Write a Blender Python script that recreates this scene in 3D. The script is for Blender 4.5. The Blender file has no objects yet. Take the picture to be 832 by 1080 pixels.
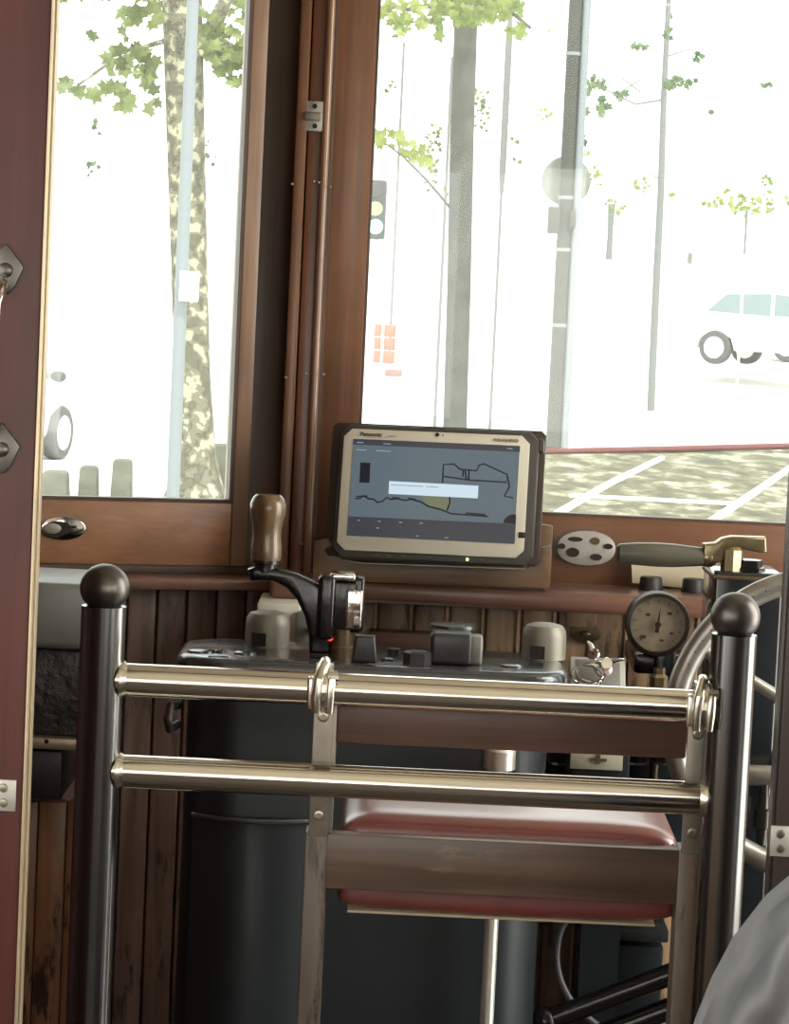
import bpy, bmesh, math, random
from mathutils import Vector, Matrix

# ------------------------------------------------------------------ camera, world, light
scene = bpy.context.scene
W_, H_, F_ = 832.0, 1080.0, 3000.0
EYE = Vector((0, 0, 1.45))
PITCH = math.atan(240 / F_)
ROLL = 0.047
_f = Vector((0, math.cos(PITCH), -math.sin(PITCH)))
_u0 = Vector((0, math.sin(PITCH), math.cos(PITCH)))
_r0 = Vector((1, 0, 0))
CU = _u0 * math.cos(ROLL) - _r0 * math.sin(ROLL)
CR = _r0 * math.cos(ROLL) + _u0 * math.sin(ROLL)

cam_data = bpy.data.cameras.new('camera')
cam = bpy.data.objects.new('camera', cam_data)
scene.collection.objects.link(cam)
M = Matrix.Identity(4)
for i in range(3):
    M[i][0], M[i][1], M[i][2], M[i][3] = CR[i], CU[i], -_f[i], EYE[i]
cam.matrix_world = M
cam_data.sensor_fit = 'VERTICAL'
cam_data.sensor_height = 36
cam_data.lens = 36 * F_ / H_
cam_data.clip_start = 0.05
cam_data.clip_end = 400
scene.camera = cam

world = bpy.data.worlds.new('bright_sky')
scene.world = world
world.use_nodes = True
bg = world.node_tree.nodes['Background']
bg.inputs[0].default_value = (0.97, 1.0, 0.95, 1)
bg.inputs[1].default_value = 1.9

def add_sun(energy, rot, angle):
    d = bpy.data.lights.new('sun', 'SUN')
    d.energy = energy; d.angle = math.radians(angle); d.color = (1.0, 0.97, 0.9)
    o = bpy.data.objects.new('sun', d); scene.collection.objects.link(o)
    o.rotation_euler = [math.radians(a) for a in rot]
    return o
add_sun(3.2, (32, 14, 0), 4)

def add_area(name, loc, target, sx, sy, power, color=(1, 0.94, 0.82)):
    d = bpy.data.lights.new(name, 'AREA')
    d.shape = 'RECTANGLE'; d.size = sx; d.size_y = sy; d.energy = power; d.color = color
    o = bpy.data.objects.new(name, d); scene.collection.objects.link(o)
    o.location = loc
    o.rotation_euler = (Vector(target) - Vector(loc)).to_track_quat('-Z', 'Y').to_euler()
    return o
# daylight coming through the saloon windows and the platform doorway
add_area('window_daylight', (-0.98, 0.6, 1.4), (0.6, 2.6, 1.1), 2.6, 0.8, 7)
add_area('window_daylight', (1.48, 0.6, 1.4), (0.0, 2.8, 1.1), 2.6, 0.8, 18)
add_area('doorway_daylight', (1.5, 3.1, 1.35), (0.0, 3.4, 0.9), 0.8, 1.6, 20)
#add_area('doorway_daylight', (-1.0, 3.0, 1.35), (0.2, 3.5, 0.9), 0.5, 1.4, .5)

scene.view_settings.view_transform = 'Standard'
scene.view_settings.look = 'None'
scene.view_settings.exposure = 0.42
scene.view_settings.gamma = 1
scene.view_settings.use_curve_mapping = False
scene.cycles.use_denoising = True
scene.cycles.max_bounces = 8
scene.cycles.transparent_max_bounces = 12
scene.cycles.caustics_reflective = False
scene.cycles.caustics_refractive = False

# ------------------------------------------------------------------ placing helpers
def ray(px, py):
    return _f + CR * ((px - W_ / 2) / F_) + CU * ((H_ / 2 - py) / F_)
def P(px, py, Y):
    d = ray(px, py)
    return EYE + d * (Y / d.y)
def G(px, py, z=-0.85):
    d = ray(px, py)
    return EYE + d * ((z - EYE.z) / d.z)
def S(px, Y):
    return px * Y / F_

GZ = -0.85

# ------------------------------------------------------------------ mesh builder
class MB:
    def __init__(s, mat=None):
        s.bm = bmesh.new(); s.M = mat
    def merge(s, t, m=None):
        if m is not None: t.transform(m)
        if s.M is not None: t.transform(s.M)
        me = bpy.data.meshes.new('t'); t.to_mesh(me); t.free()
        s.bm.from_mesh(me); bpy.data.meshes.remove(me)
        return s
    def box(s, lo, hi, bev=0.0, seg=2, rot=None):
        lo = Vector(lo); hi = Vector(hi)
        t = bmesh.new(); bmesh.ops.create_cube(t, size=1)
        sz = hi - lo
        for v in t.verts: v.co = Vector((v.co.x * sz.x, v.co.y * sz.y, v.co.z * sz.z))
        if bev: bmesh.ops.bevel(t, geom=list(t.edges), offset=bev, segments=seg, profile=0.5, affect='EDGES')
        m = Matrix.Translation((lo + hi) / 2)
        if rot is not None: m = m @ rot
        return s.merge(t, m)
    def lathe(s, prof, c, axis=(0, 0, 1), n=32, cap=True):
        t = bmesh.new(); rings = []
        for r, z in prof:
            if r < 1e-6: rings.append([t.verts.new((0, 0, z))])
            else: rings.append([t.verts.new((r * math.cos(2*math.pi*k/n), r * math.sin(2*math.pi*k/n), z)) for k in range(n)])
        for a, b in zip(rings, rings[1:]):
            for k in range(n):
                k2 = (k + 1) % n
                if len(a) == 1 and len(b) == 1: continue
                if len(a) == 1: t.faces.new((a[0], b[k2], b[k]))
                elif len(b) == 1: t.faces.new((a[k], a[k2], b[0]))
                else: t.faces.new((a[k], a[k2], b[k2], b[k]))
        if cap:
            if len(rings[0]) > 1: t.faces.new(rings[0][::-1])
            if len(rings[-1]) > 1: t.faces.new(rings[-1])
        bmesh.ops.recalc_face_normals(t, faces=t.faces)
        q = Vector((0, 0, 1)).rotation_difference(Vector(axis).normalized()).to_matrix().to_4x4()
        return s.merge(t, Matrix.Translation(Vector(c)) @ q)
    def cyl(s, a, b, r, r2=None, n=24, bev=0.0):
        a = Vector(a); b = Vector(b); L = (b - a).length; r2 = r if r2 is None else r2
        if bev: pr = [(r - bev, 0), (r, bev), (r2, L - bev), (r2 - bev, L)]
        else: pr = [(r, 0), (r2, L)]
        return s.lathe(pr, a, b - a, n)
    def tube(s, pts, r, n=10, closed=False, flat=1.0):
        pts = [Vector(p) for p in pts]; N = len(pts)
        rs = r if isinstance(r, (list, tuple)) else [r] * N
        t = bmesh.new(); rings = []; prev = None
        for i, p in enumerate(pts):
            a = pts[(i - 1) % N] if closed or i > 0 else p
            b = pts[(i + 1) % N] if closed or i < N - 1 else p
            d = (b - a).normalized()
            if prev is None:
                ref = Vector((0, 1, 0)) if abs(d.y) < 0.9 else Vector((0, 0, 1))
                nx = d.cross(ref).normalized()
            else:
                nx = (prev - d * prev.dot(d)).normalized()
            prev = nx; ny = d.cross(nx)
            rings.append([t.verts.new(p + (nx * math.cos(2*math.pi*k/n) + ny * math.sin(2*math.pi*k/n) * flat) * rs[i]) for k in range(n)])
        pairs = list(zip(rings, rings[1:])) + ([(rings[-1], rings[0])] if closed else [])
        for a, b in pairs:
            for k in range(n):
                t.faces.new((a[k], a[(k+1) % n], b[(k+1) % n], b[k]))
        if not closed:
            t.faces.new(rings[0][::-1]); t.faces.new(rings[-1])
        bmesh.ops.recalc_face_normals(t, faces=t.faces)
        return s.merge(t)
    def prism(s, pts, vec, bev=0.0, seg=2):
        pts = [Vector(p) for p in pts]; vec = Vector(vec)
        t = bmesh.new()
        a = [t.verts.new(p) for p in pts]; b = [t.verts.new(p + vec) for p in pts]
        t.faces.new(a); t.faces.new(b[::-1]); n = len(pts)
        side = []
        for k in range(n): t.faces.new((a[k], b[k], b[(k+1) % n], a[(k+1) % n]))
        bmesh.ops.recalc_face_normals(t, faces=t.faces)
        if bev:
            es = [e for e in t.edges if (e.verts[0] in a) == (e.verts[1] in a)]
            bmesh.ops.bevel(t, geom=es, offset=bev, segments=seg, profile=0.5, affect='EDGES')
        return s.merge(t)
    def ball(s, c, r, sc=(1, 1, 1), u=24, v=16, rot=None):
        t = bmesh.new(); bmesh.ops.create_uvsphere(t, u_segments=u, v_segments=v, radius=r)
        m = Matrix.Translation(Vector(c))
        if rot is not None: m = m @ rot
        return s.merge(t, m @ Matrix.Diagonal((*sc, 1)))
    def face(s, pts):
        vs = [s.bm.verts.new(p if s.M is None else s.M @ Vector(p)) for p in pts]
        s.bm.faces.new(vs); return s
    def build(s, name, mat, parent=None, smooth=True, angle=35):
        me = bpy.data.meshes.new(name)
        if parent is not None: off = world_loc(parent)
        else:
            xs = [v.co for v in s.bm.verts]
            lo = [min(c[i] for c in xs) for i in range(3)]; hi = [max(c[i] for c in xs) for i in range(3)]
            off = Vector(((lo[0]+hi[0])/2, (lo[1]+hi[1])/2, lo[2]))
        bmesh.ops.translate(s.bm, verts=s.bm.verts, vec=-off)
        s.bm.to_mesh(me); s.bm.free()
        me.materials.append(mat)
        if smooth:
            me.polygons.foreach_set('use_smooth', [True] * len(me.polygons))
            me.set_sharp_from_angle(angle=math.radians(angle))
        o = bpy.data.objects.new(name, me); scene.collection.objects.link(o)
        if parent is None: o.location = off
        else: o.parent = parent
        return o

def world_loc(o):
    v = Vector((0, 0, 0))
    while o is not None:
        v += o.location; o = o.parent
    return v
def thing(name, label, cat, loc, group=None):
    o = bpy.data.objects.new(name, None); scene.collection.objects.link(o)
    o.empty_display_size = 0.05; o.location = loc
    return tag(o, label, cat, group)
def tag(o, label, cat, group=None):
    o['label'] = label; o['category'] = cat
    if group: o['group'] = group
    return o
def struct(o, label=None, cat=None):
    o['kind'] = 'structure'
    if label: o['label'] = label
    if cat: o['category'] = cat
    return o
def pbox(mb, x0, y0, x1, y1, Y, depth, bev=0.0, seg=2):
    """world aligned box whose front face (at depth Y) covers the pixel box"""
    c = P((x0 + x1) / 2, (y0 + y1) / 2, Y); w = S(x1 - x0, Y) / 2; h = S(y1 - y0, Y) / 2
    return mb.box((c.x - w, Y, c.z - h), (c.x + w, Y + depth, c.z + h), bev, seg)

# ------------------------------------------------------------------ materials
def mat(name, col, rough=0.5, metal=0.0, spec=0.5, coat=0.0, emit=None, es=1.0, var=0.0, vscale=20, bump=0.0, bscale=60, rvar=0.0):
    m = bpy.data.materials.new(name); m.use_nodes = True
    nt = m.node_tree; b = nt.nodes['Principled BSDF']
    b.inputs['Base Color'].default_value = (*col, 1); b.inputs['Roughness'].default_value = rough
    b.inputs['Metallic'].default_value = metal; b.inputs['Specular IOR Level'].default_value = spec
    b.inputs['Coat Weight'].default_value = coat; b.inputs['Coat Roughness'].default_value = 0.12
    if emit: b.inputs['Emission Color'].default_value = (*emit, 1); b.inputs['Emission Strength'].default_value = es
    tc = nt.nodes.new('ShaderNodeTexCoord')
    if var:
        n = nt.nodes.new('ShaderNodeTexNoise'); n.inputs['Scale'].default_value = vscale; n.inputs['Detail'].default_value = 6
        nt.links.new(tc.outputs['Object'], n.inputs['Vector'])
        r = nt.nodes.new('ShaderNodeValToRGB')
        r.color_ramp.elements[0].position = 0.3; r.color_ramp.elements[1].position = 0.7
        r.color_ramp.elements[0].color = (*[c * (1 - var) for c in col], 1)
        r.color_ramp.elements[1].color = (*[min(1, c * (1 + var)) for c in col], 1)
        nt.links.new(n.outputs['Fac'], r.inputs['Fac']); nt.links.new(r.outputs['Color'], b.inputs['Base Color'])
        if rvar:
            mr = nt.nodes.new('ShaderNodeMapRange'); mr.inputs['To Min'].default_value = rough - rvar; mr.inputs['To Max'].default_value = rough + rvar
            mr.inputs['From Min'].default_value = 0.3; mr.inputs['From Max'].default_value = 0.7
            nt.links.new(n.outputs['Fac'], mr.inputs['Value']); nt.links.new(mr.outputs['Result'], b.inputs['Roughness'])
    if bump:
        n2 = nt.nodes.new('ShaderNodeTexNoise'); n2.inputs['Scale'].default_value = bscale; n2.inputs['Detail'].default_value = 5
        nt.links.new(tc.outputs['Object'], n2.inputs['Vector'])
        bp = nt.nodes.new('ShaderNodeBump'); bp.inputs['Strength'].default_value = bump; bp.inputs['Distance'].default_value = 0.01
        nt.links.new(n2.outputs['Fac'], bp.inputs['Height']); nt.links.new(bp.outputs['Normal'], b.inputs['Normal'])
    return m

def wood(name, c1, c2, axis='Z', rough=0.4, coat=0.2, wear=0.0, wearcol=(0.02, 0.012, 0.01), scale=1.0, light=None):
    m = bpy.data.materials.new(name); m.use_nodes = True
    nt = m.node_tree; b = nt.nodes['Principled BSDF']; L = nt.links.new
    b.inputs['Roughness'].default_value = rough; b.inputs['Coat Weight'].default_value = coat; b.inputs['Coat Roughness'].default_value = 0.2
    tc = nt.nodes.new('ShaderNodeTexCoord'); mp = nt.nodes.new('ShaderNodeMapping')
    sc = {'Z': (60, 60, 3), 'X': (3, 60, 60), 'Y': (60, 3, 60)}[axis]
    mp.inputs['Scale'].default_value = [v * scale for v in sc]
    L(tc.outputs['Object'], mp.inputs['Vector'])
    n = nt.nodes.new('ShaderNodeTexNoise'); n.inputs['Scale'].default_value = 1.0; n.inputs['Detail'].default_value = 7; n.inputs['Distortion'].default_value = 0.6
    L(mp.outputs['Vector'], n.inputs['Vector'])
    r = nt.nodes.new('ShaderNodeValToRGB')
    r.color_ramp.elements[0].position = 0.32; r.color_ramp.elements[1].position = 0.68
    r.color_ramp.elements[0].color = (*c1, 1); r.color_ramp.elements[1].color = (*c2, 1)
    L(n.outputs['Fac'], r.inputs['Fac'])
    out = r.outputs['Color']
    n3 = nt.nodes.new('ShaderNodeTexNoise'); n3.inputs['Scale'].default_value = 5; n3.inputs['Detail'].default_value = 3
    L(tc.outputs['Object'], n3.inputs['Vector'])
    mx0 = nt.nodes.new('ShaderNodeMix'); mx0.data_type = 'RGBA'; mx0.blend_type = 'MULTIPLY'; mx0.inputs['Factor'].default_value = 0.5
    L(out, mx0.inputs['A'])
    r3 = nt.nodes.new('ShaderNodeValToRGB'); r3.color_ramp.elements[0].position = 0.35; r3.color_ramp.elements[1].position = 0.65
    r3.color_ramp.elements[0].color = (0.5, 0.5, 0.5, 1); r3.color_ramp.elements[1].color = (1.2, 1.2, 1.2, 1)
    L(n3.outputs['Fac'], r3.inputs['Fac']); L(r3.outputs['Color'], mx0.inputs['B']); out = mx0.outputs['Result']
    if wear:
        mp2 = nt.nodes.new('ShaderNodeMapping'); mp2.inputs['Scale'].default_value = {'Z': (40, 40, 9), 'X': (9, 40, 40), 'Y': (40, 9, 40)}[axis]
        L(tc.outputs['Object'], mp2.inputs['Vector'])
        n2 = nt.nodes.new('ShaderNodeTexNoise'); n2.inputs['Scale'].default_value = 1.2; n2.inputs['Detail'].default_value = 9; n2.inputs['Roughness'].default_value = 0.65
        L(mp2.outputs['Vector'], n2.inputs['Vector'])
        r2 = nt.nodes.new('ShaderNodeValToRGB'); r2.color_ramp.elements[0].position = 0.60 - 0.12 * wear; r2.color_ramp.elements[1].position = 0.68 - 0.1 * wear
        L(n2.outputs['Fac'], r2.inputs['Fac'])
        mx = nt.nodes.new('ShaderNodeMix'); mx.data_type = 'RGBA'
        L(r2.outputs['Color'], mx.inputs['Factor']); L(out, mx.inputs['A']); mx.inputs['B'].default_value = (*wearcol, 1)
        out = mx.outputs['Result']
    L(out, b.inputs['Base Color'])
    bp = nt.nodes.new('ShaderNodeBump'); bp.inputs['Strength'].default_value = 0.12; bp.inputs['Distance'].default_value = 0.004
    L(n.outputs['Fac'], bp.inputs['Height']); L(bp.outputs['Normal'], b.inputs['Normal'])
    return m

def glass(name, tint, refl=1.0):
    m = bpy.data.materials.new(name); m.use_nodes = True
    nt = m.node_tree; nt.nodes.clear(); L = nt.links.new
    o = nt.nodes.new('ShaderNodeOutputMaterial'); mx = nt.nodes.new('ShaderNodeMixShader')
    t = nt.nodes.new('ShaderNodeBsdfTransparent'); t.inputs[0].default_value = (*tint, 1)
    g = nt.nodes.new('ShaderNodeBsdfGlossy'); g.inputs['Roughness'].default_value = 0.02
    fr = nt.nodes.new('ShaderNodeFresnel'); fr.inputs[0].default_value = 1.45
    L(fr.outputs[0], mx.inputs[0]); L(t.outputs[0], mx.inputs[1]); L(g.outputs[0], mx.inputs[2]); df = nt.nodes.new('ShaderNodeBsdfTranslucent'); df.inputs[0].default_value = (.9, .9, .88, 1)
    m2 = nt.nodes.new('ShaderNodeMixShader'); m2.inputs[0].default_value = 0.035  # translucent share put in to veil the view like glare
    L(mx.outputs[0], m2.inputs[1]); L(df.outputs[0], m2.inputs[2]); L(m2.outputs[0], o.inputs[0])
    return m

def leafmat(name, c1, c2):
    m = mat(name, c1, 0.5)
    nt = m.node_tree; b = nt.nodes['Principled BSDF']; L = nt.links.new
    n = nt.nodes.new('ShaderNodeTexNoise'); n.inputs['Scale'].default_value = 2.5; n.inputs['Detail'].default_value = 3
    tc = nt.nodes.new('ShaderNodeTexCoord'); L(tc.outputs['Object'], n.inputs['Vector'])
    r = nt.nodes.new('ShaderNodeValToRGB'); r.color_ramp.elements[0].position = 0.4; r.color_ramp.elements[1].position = 0.6
    r.color_ramp.elements[0].color = (*c1, 1); r.color_ramp.elements[1].color = (*c2, 1)
    L(n.outputs['Fac'], r.inputs['Fac']); L(r.outputs['Color'], b.inputs['Base Color'])
    tr = nt.nodes.new('ShaderNodeBsdfTranslucent'); L(r.outputs['Color'], tr.inputs['Color'])
    mx = nt.nodes.new('ShaderNodeMixShader'); mx.inputs[0].default_value = 0.4
    out = nt.nodes['Material Output']; L(b.outputs[0], mx.inputs[1]); L(tr.outputs[0], mx.inputs[2]); L(mx.outputs[0], out.inputs['Surface'])
    return m

m_frame = wood('varnished_oak', (0.30, 0.14, 0.068), (0.42, 0.21, 0.105), 'X', 0.4, 0.25)
m_frameV = wood('varnished_oak_upright', (0.29, 0.175, 0.11), (0.40, 0.25, 0.165), 'Z', 0.42, 0.25)
m_stile = wood('varnished_mahogany_upright', (0.17, 0.075, 0.036), (0.26, 0.12, 0.06), 'Z', 0.38, 0.3)
m_dark = wood('dark_wood_and_shade', (0.085, 0.05, 0.035), (0.13, 0.075, 0.05), 'Z', 0.45, 0.15)
m_redstrip = wood('red_mahogany_upright', (0.15, 0.055, 0.026), (0.23, 0.09, 0.042), 'Z', 0.35, 0.3)
m_bead = wood('polished_bead', (0.26, 0.14, 0.075), (0.38, 0.22, 0.13), 'Z', 0.18, 0.6)
m_sill = wood('mahogany_sill', (0.165, 0.08, 0.055), (0.225, 0.112, 0.08), 'X', 0.33, 0.35)
m_panelred = wood('reddish_sash', (0.17, 0.075, 0.036), (0.235, 0.105, 0.055), 'X', 0.4, 0.3)
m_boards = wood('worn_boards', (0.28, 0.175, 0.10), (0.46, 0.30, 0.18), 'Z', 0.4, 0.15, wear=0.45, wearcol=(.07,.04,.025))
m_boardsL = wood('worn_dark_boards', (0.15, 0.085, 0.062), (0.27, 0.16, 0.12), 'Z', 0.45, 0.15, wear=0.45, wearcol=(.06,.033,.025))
m_jamb = wood('oxblood_varnish', (0.060, 0.012, 0.009), (0.085, 0.019, 0.014), 'Z', 0.45, 0.06)
m_jambR = wood('black_brown_varnish', (0.03, 0.018, 0.015), (0.045, 0.028, 0.022), 'Z', 0.4, 0.25)
m_ceil = mat('cream_paint', (0.62, 0.55, 0.42), 0.5, var=0.1, vscale=3)
m_floor = wood('floor_planks', (0.045, 0.034, 0.026), (0.08, 0.06, 0.045), 'Y', 0.6, 0.0, wear=0.5)
m_cradle = wood('walnut', (0.17, 0.10, 0.055), (0.25, 0.15, 0.085), 'X', 0.45, 0.15)
m_seatwood = wood('worn_seat_wood', (0.10, 0.06, 0.042), (0.19, 0.12, 0.085), 'X', 0.4, 0.2, wear=0.05, wearcol=(0.20, 0.14, 0.10))
m_legwood = wood('worn_leg_wood', (0.11, 0.075, 0.052), (0.2, 0.14, 0.1), 'Z', 0.45, 0.15, wear=0.5, wearcol=(0.03, 0.02, 0.015))
m_slat = wood('dark_red_slat', (0.10, 0.048, 0.032), (0.15, 0.075, 0.052), 'X', 0.45, 0.15)
m_steel = mat('gunmetal_tube', (0.17, 0.17, 0.165), 0.2, 0.95, var=0.12, vscale=9)
m_pewter = mat('pewter_ball', (0.13, 0.12, 0.11), 0.36, 0.9, var=0.2, vscale=12)
m_chrome = mat('polished_nickel', (0.76, 0.71, 0.63), 0.13, 1.0, var=0.06, vscale=5)
m_chrome2 = mat('bright_chrome', (0.85, 0.84, 0.82), 0.08, 1.0)
m_hook = mat('worn_nickel', (0.78, 0.74, 0.64), 0.26, 1.0, var=0.12, vscale=60)
m_strap = mat('dull_steel', (0.30, 0.265, 0.225), 0.45, 0.7, var=0.15, vscale=40)
m_brass = mat('aged_brass', (0.38, 0.31, 0.185), 0.3, 0.95, var=0.25, vscale=40)
m_black = mat('black_enamel', (0.012, 0.015, 0.018), 0.16, 0.0, 0.6, coat=0.6, var=0.3, vscale=6)
m_top = mat('blue_black_enamel', (0.075, 0.085, 0.095), 0.24, 0.4, 0.9, coat=0.6, bump=0.35, bscale=30)
m_iron = mat('black_iron', (0.012, 0.012, 0.013), 0.25, 0.3, 0.6, coat=0.4, bump=0.1, bscale=90)
m_gloss = mat('dark_cabinet', (0.015, 0.021, 0.025), 0.42, 0.0, 0.4, coat=0.08, var=0.3, vscale=4)
m_knob = mat('charcoal_knob', (0.07, 0.072, 0.075), 0.33, 0.3, var=0.2, vscale=60)
m_cap = mat('dull_nickel_cap', (0.30, 0.285, 0.24), 0.5, 0.5, var=0.12, vscale=30)
m_box = mat('cream_plastic', (0.88, 0.85, 0.74), 0.5)
m_greyp = mat('grey_metal_plate', (0.30, 0.30, 0.28), 0.45, 0.3, var=0.15, vscale=30)
m_wheel = mat('silver_paint_wheel', (0.42, 0.40, 0.36), 0.35, 0.7, var=0.2, vscale=35)
m_handle = wood('turned_handle', (0.09, 0.055, 0.025), (0.24, 0.16, 0.085), 'Z', 0.25, 0.5, scale=1.4)
m_grip = wood('grey_green_grip', (0.10, 0.095, 0.07), (0.16, 0.15, 0.115), 'X', 0.35, 0.3)
m_leather = mat('red_leather', (0.22, 0.045, 0.038), 0.36, 0.0, 0.9, coat=1.0, var=0.15, vscale=10, bump=0.12, bscale=14)
m_leather.node_tree.nodes['Principled BSDF'].inputs['Coat Roughness'].default_value = .28
m_trim = mat('cream_piping', (0.6, 0.5, 0.35), 0.5)
m_plate = mat('aluminium_escutcheon', (0.48, 0.46, 0.42), 0.45, 0.6, var=0.1, vscale=40)
m_card = mat('buff_card', (0.60, 0.52, 0.38), 0.8)
m_rubber = mat('black_rubber', (0.02, 0.02, 0.021), 0.5)
m_hole = mat('dark_recess', (0.02, 0.014, 0.01), 0.8)
m_oldmetal = mat('old_bronze', (0.14, 0.10, 0.06), 0.45, 0.7, var=0.3, vscale=50)
m_glass = glass('window_glass', (0.97, 0.99, 0.98))
m_screw = mat('screw_steel', (0.42, 0.37, 0.3), 0.3, 1.0)

# ================================================================== STRUCTURE
# left facet frame of reference
ANG = math.radians(18)
C0 = P(318, 600, 4.0); C0.z = 0
LX = Vector((math.cos(ANG), math.sin(ANG), 0)); LY = Vector((-math.sin(ANG), math.cos(ANG), 0))
LM = Matrix.Identity(4)
for i in range(3):
    LM[i][0], LM[i][1], LM[i][2], LM[i][3] = LX[i], LY[i], (0, 0, 1)[i], C0[i]
LI = LM.inverted()
def FL(px, py, off=0.0):
    d = ray(px, py); o = LI @ EYE; dd = (LI.to_3x3() @ d)
    return o + dd * ((off - o.y) / dd.y)

XL, XR = -0.85, 1.35       # saloon side walls
ZC = 2.35
# floor, ceiling
o = MB().box((XL - .05, -3.2, -0.06), (XR + .05, 3.85, 0)).build('floor', m_floor); struct(o)
o = MB().box((XL - .1, -3.2, ZC), (XR + .1, 4.12, ZC + .06)).build('ceiling', m_ceil); struct(o)
# saloon side walls with window openings (built where the passengers sit, behind and beside the camera)
for nm, x in (('wall_left', XL), ('wall_right', XR)):
    b = MB(); x0, x1 = (x - .05, x) if x < 0 else (x, x + .05)
    b.box((x0, -3.2, 0), (x1, 2.5, 0.85)); b.box((x0, -3.2, 1.95), (x1, 2.5, ZC))
    for y in (-3.2, -2.0, -0.8, 0.4, 1.5, 2.42): b.box((x0, y, 0.85), (x1, y + 0.08, 1.95))
    struct(b.build(nm, m_frameV, smooth=False))
b = MB(); b.box((XL, -3.25, 0), (XR, -3.2, 0.9)); b.box((XL, -3.25, 1.9), (XR, -3.2, ZC)); b.box((XL, -3.25, .9), (XL + .2, -3.2, 1.9)); b.box((XR - .2, -3.25, .9), (XR, -3.2, 1.9)); b.box((.2, -3.25, .9), (.3, -3.2, 1.9))
struct(b.build('wall_back', m_frameV, smooth=False))

# bulkhead between saloon and platform
BY = 2.46
xl = P(33, 600, BY).x
o = MB().box((XL, BY, 0), (xl, BY + .028, ZC), 0.003).build('wall_bulkhead_left', m_jamb); struct(o)
b = MB(); x0 = xl
b.box((xl, BY - .004, 0), (xl + S(2.4, BY), BY + .030, ZC), 0.001)
b.box((xl + S(2.4, BY), BY + .008, 0), (xl + S(4.6, BY), BY + .026, ZC), 0.0015)
struct(b.build('trim_1', mat('brass_edge_strip', (0.50, 0.40, 0.27), 0.4, 0.6, var=0.15, vscale=14)))
xr = P(829.5, 600, BY).x + .003
o = MB().box((xr, BY, 0), (XR, BY + .028, ZC), 0.003).build('wall_bulkhead_right', m_jambR); struct(o)
o = MB().box((xr - .003, BY + .005, 0), (xr - .0005, BY + .024, ZC)).build('trim_2', m_pewter); struct(o)
o = MB().box((xl + .01, BY, 2.08), (xr - .01, BY + .045, ZC)).build('wall_bulkhead_header', m_jamb); struct(o)

# centre front: windscreen wall
YW = 4.0
xwl = P(385, 300, YW).x                      # glass left edge
xpost = P(341, 300, YW).x
zglass = P(700, 549, YW).z
zsill = P(600, 628, 3.86).z
XCR = 0.80
b = MB()
b.box((xpost, YW, zsill - .02), (xwl, YW + .05, ZC), .002)
struct(b.build('window_frame_stile_1', m_stile)).name = 'trim_3'
b = MB().box((xwl, YW, zsill - .02), (XCR, YW + .05, zglass), .002)
struct(b.build('trim_4', m_panelred))
b = MB().box((xwl, YW, 2.05), (XCR, YW + .05, ZC)); b.box((XCR - .05, YW, zglass), (XCR, YW + .05, 2.05))
struct(b.build('trim_5', m_stile))
b = MB().box((xwl - .005, YW + .02, zglass - .005), (XCR - .045, YW + .025, 2.055)); struct(b.build('window_2', m_glass))
# slim bead round the glass
b = MB(); b.box((xwl, YW + .002, zglass), (xwl + .004, YW + .02, 2.05)); b.box((xwl, YW + .002, zglass), (XCR - .05, YW + .02, zglass + .004))
struct(b.build('trim_6', m_dark))

# corner mouldings
xa, xb, xc, xd = [P(x, 300, 3.97).x for x in (305, 318, 331, 342)]
struct(MB().box((xa, 3.955, 0.0), (xb - .002, 4.05, ZC), .003).build('trim_7', m_stile))
struct(MB().box((xb, 3.965, 0.0), (xc + .002, 4.05, ZC), .002).build('trim_8', m_redstrip))
r_ = (xd - xc) / 2
struct(MB().cyl(((xc + xd) / 2, 3.963, 0.0), ((xc + xd) / 2, 3.963, ZC), r_ * .8, n=20).build('trim_9', m_bead))
struct(MB().box((xc - .001, 3.966, 0.0), (xd + .003, 4.05, ZC), .001).build('trim_10', m_dark))
b = MB()
for (px, py) in ((308, 194), (331, 191), (336, 192), (348, 197), (301, 398), (322, 394), (341, 395), (318, 574)):
    q = P(px, py, 3.954); b.ball(q, 0.0022, u=10, v=6)
o = b.build('brass_screw_heads', m_screw); o['kind'] = 'structure'; o.name = 'trim_screws'

# left facet
gx = FL(255, 300).x; gz = FL(150, 529).z; rz = FL(150, 596).z
e1 = FL(272, 300).x; e2 = FL(303, 300).x
b = MB(LM)
b.box((gx, 0, rz), (e1, .05, ZC), .002)
struct(b.build('trim_11', m_frameV))
b = MB(LM).box((e1 + .001, .022, 0), (e2 + .03, .06, ZC), .002)
struct(b.build('trim_12', m_dark))  # dark tone of this recessed strip stands in for corner shading
b = MB(LM).box((-.80, 0, rz), (gx - .0005, .045, gz), .002)
struct(b.build('trim_13', m_frame))
b = MB(LM).box((-.85, 0, 2.05), (gx, .05, ZC)); b.box((-.85, 0, gz), (-.78, .05, 2.05))
struct(b.build('trim_14', m_frameV))
struct(MB(LM).box((-.79, .02, gz - .005), (gx + .005, .025, 2.055)).build('window_1', m_glass))
b = MB(LM); b.box((gx - .005, .001, gz), (gx, .02, 2.05)); b.box((-.78, .001, gz), (gx, .02, gz + .005))
struct(b.build('trim_15', m_dark))
# sills / ledges
zl = FL(150, 609, -.05).z
b = MB(LM).box((-.84, 0.005, zl), (e2 + .035, .04, rz), .001)
struct(b.build('trim_16', m_dark))
b = MB(LM).box((-.84, -.05, zl - .017), (e2 + .05, .04, zl), .005, 3)
struct(b.build('trim_17', m_sill))
b = MB().box((xa - .005, 3.86, zsill - .024), (XCR, 4.0, zsill + .004), .009, 4)
struct(b.build('trim_18', m_sill))
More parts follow.
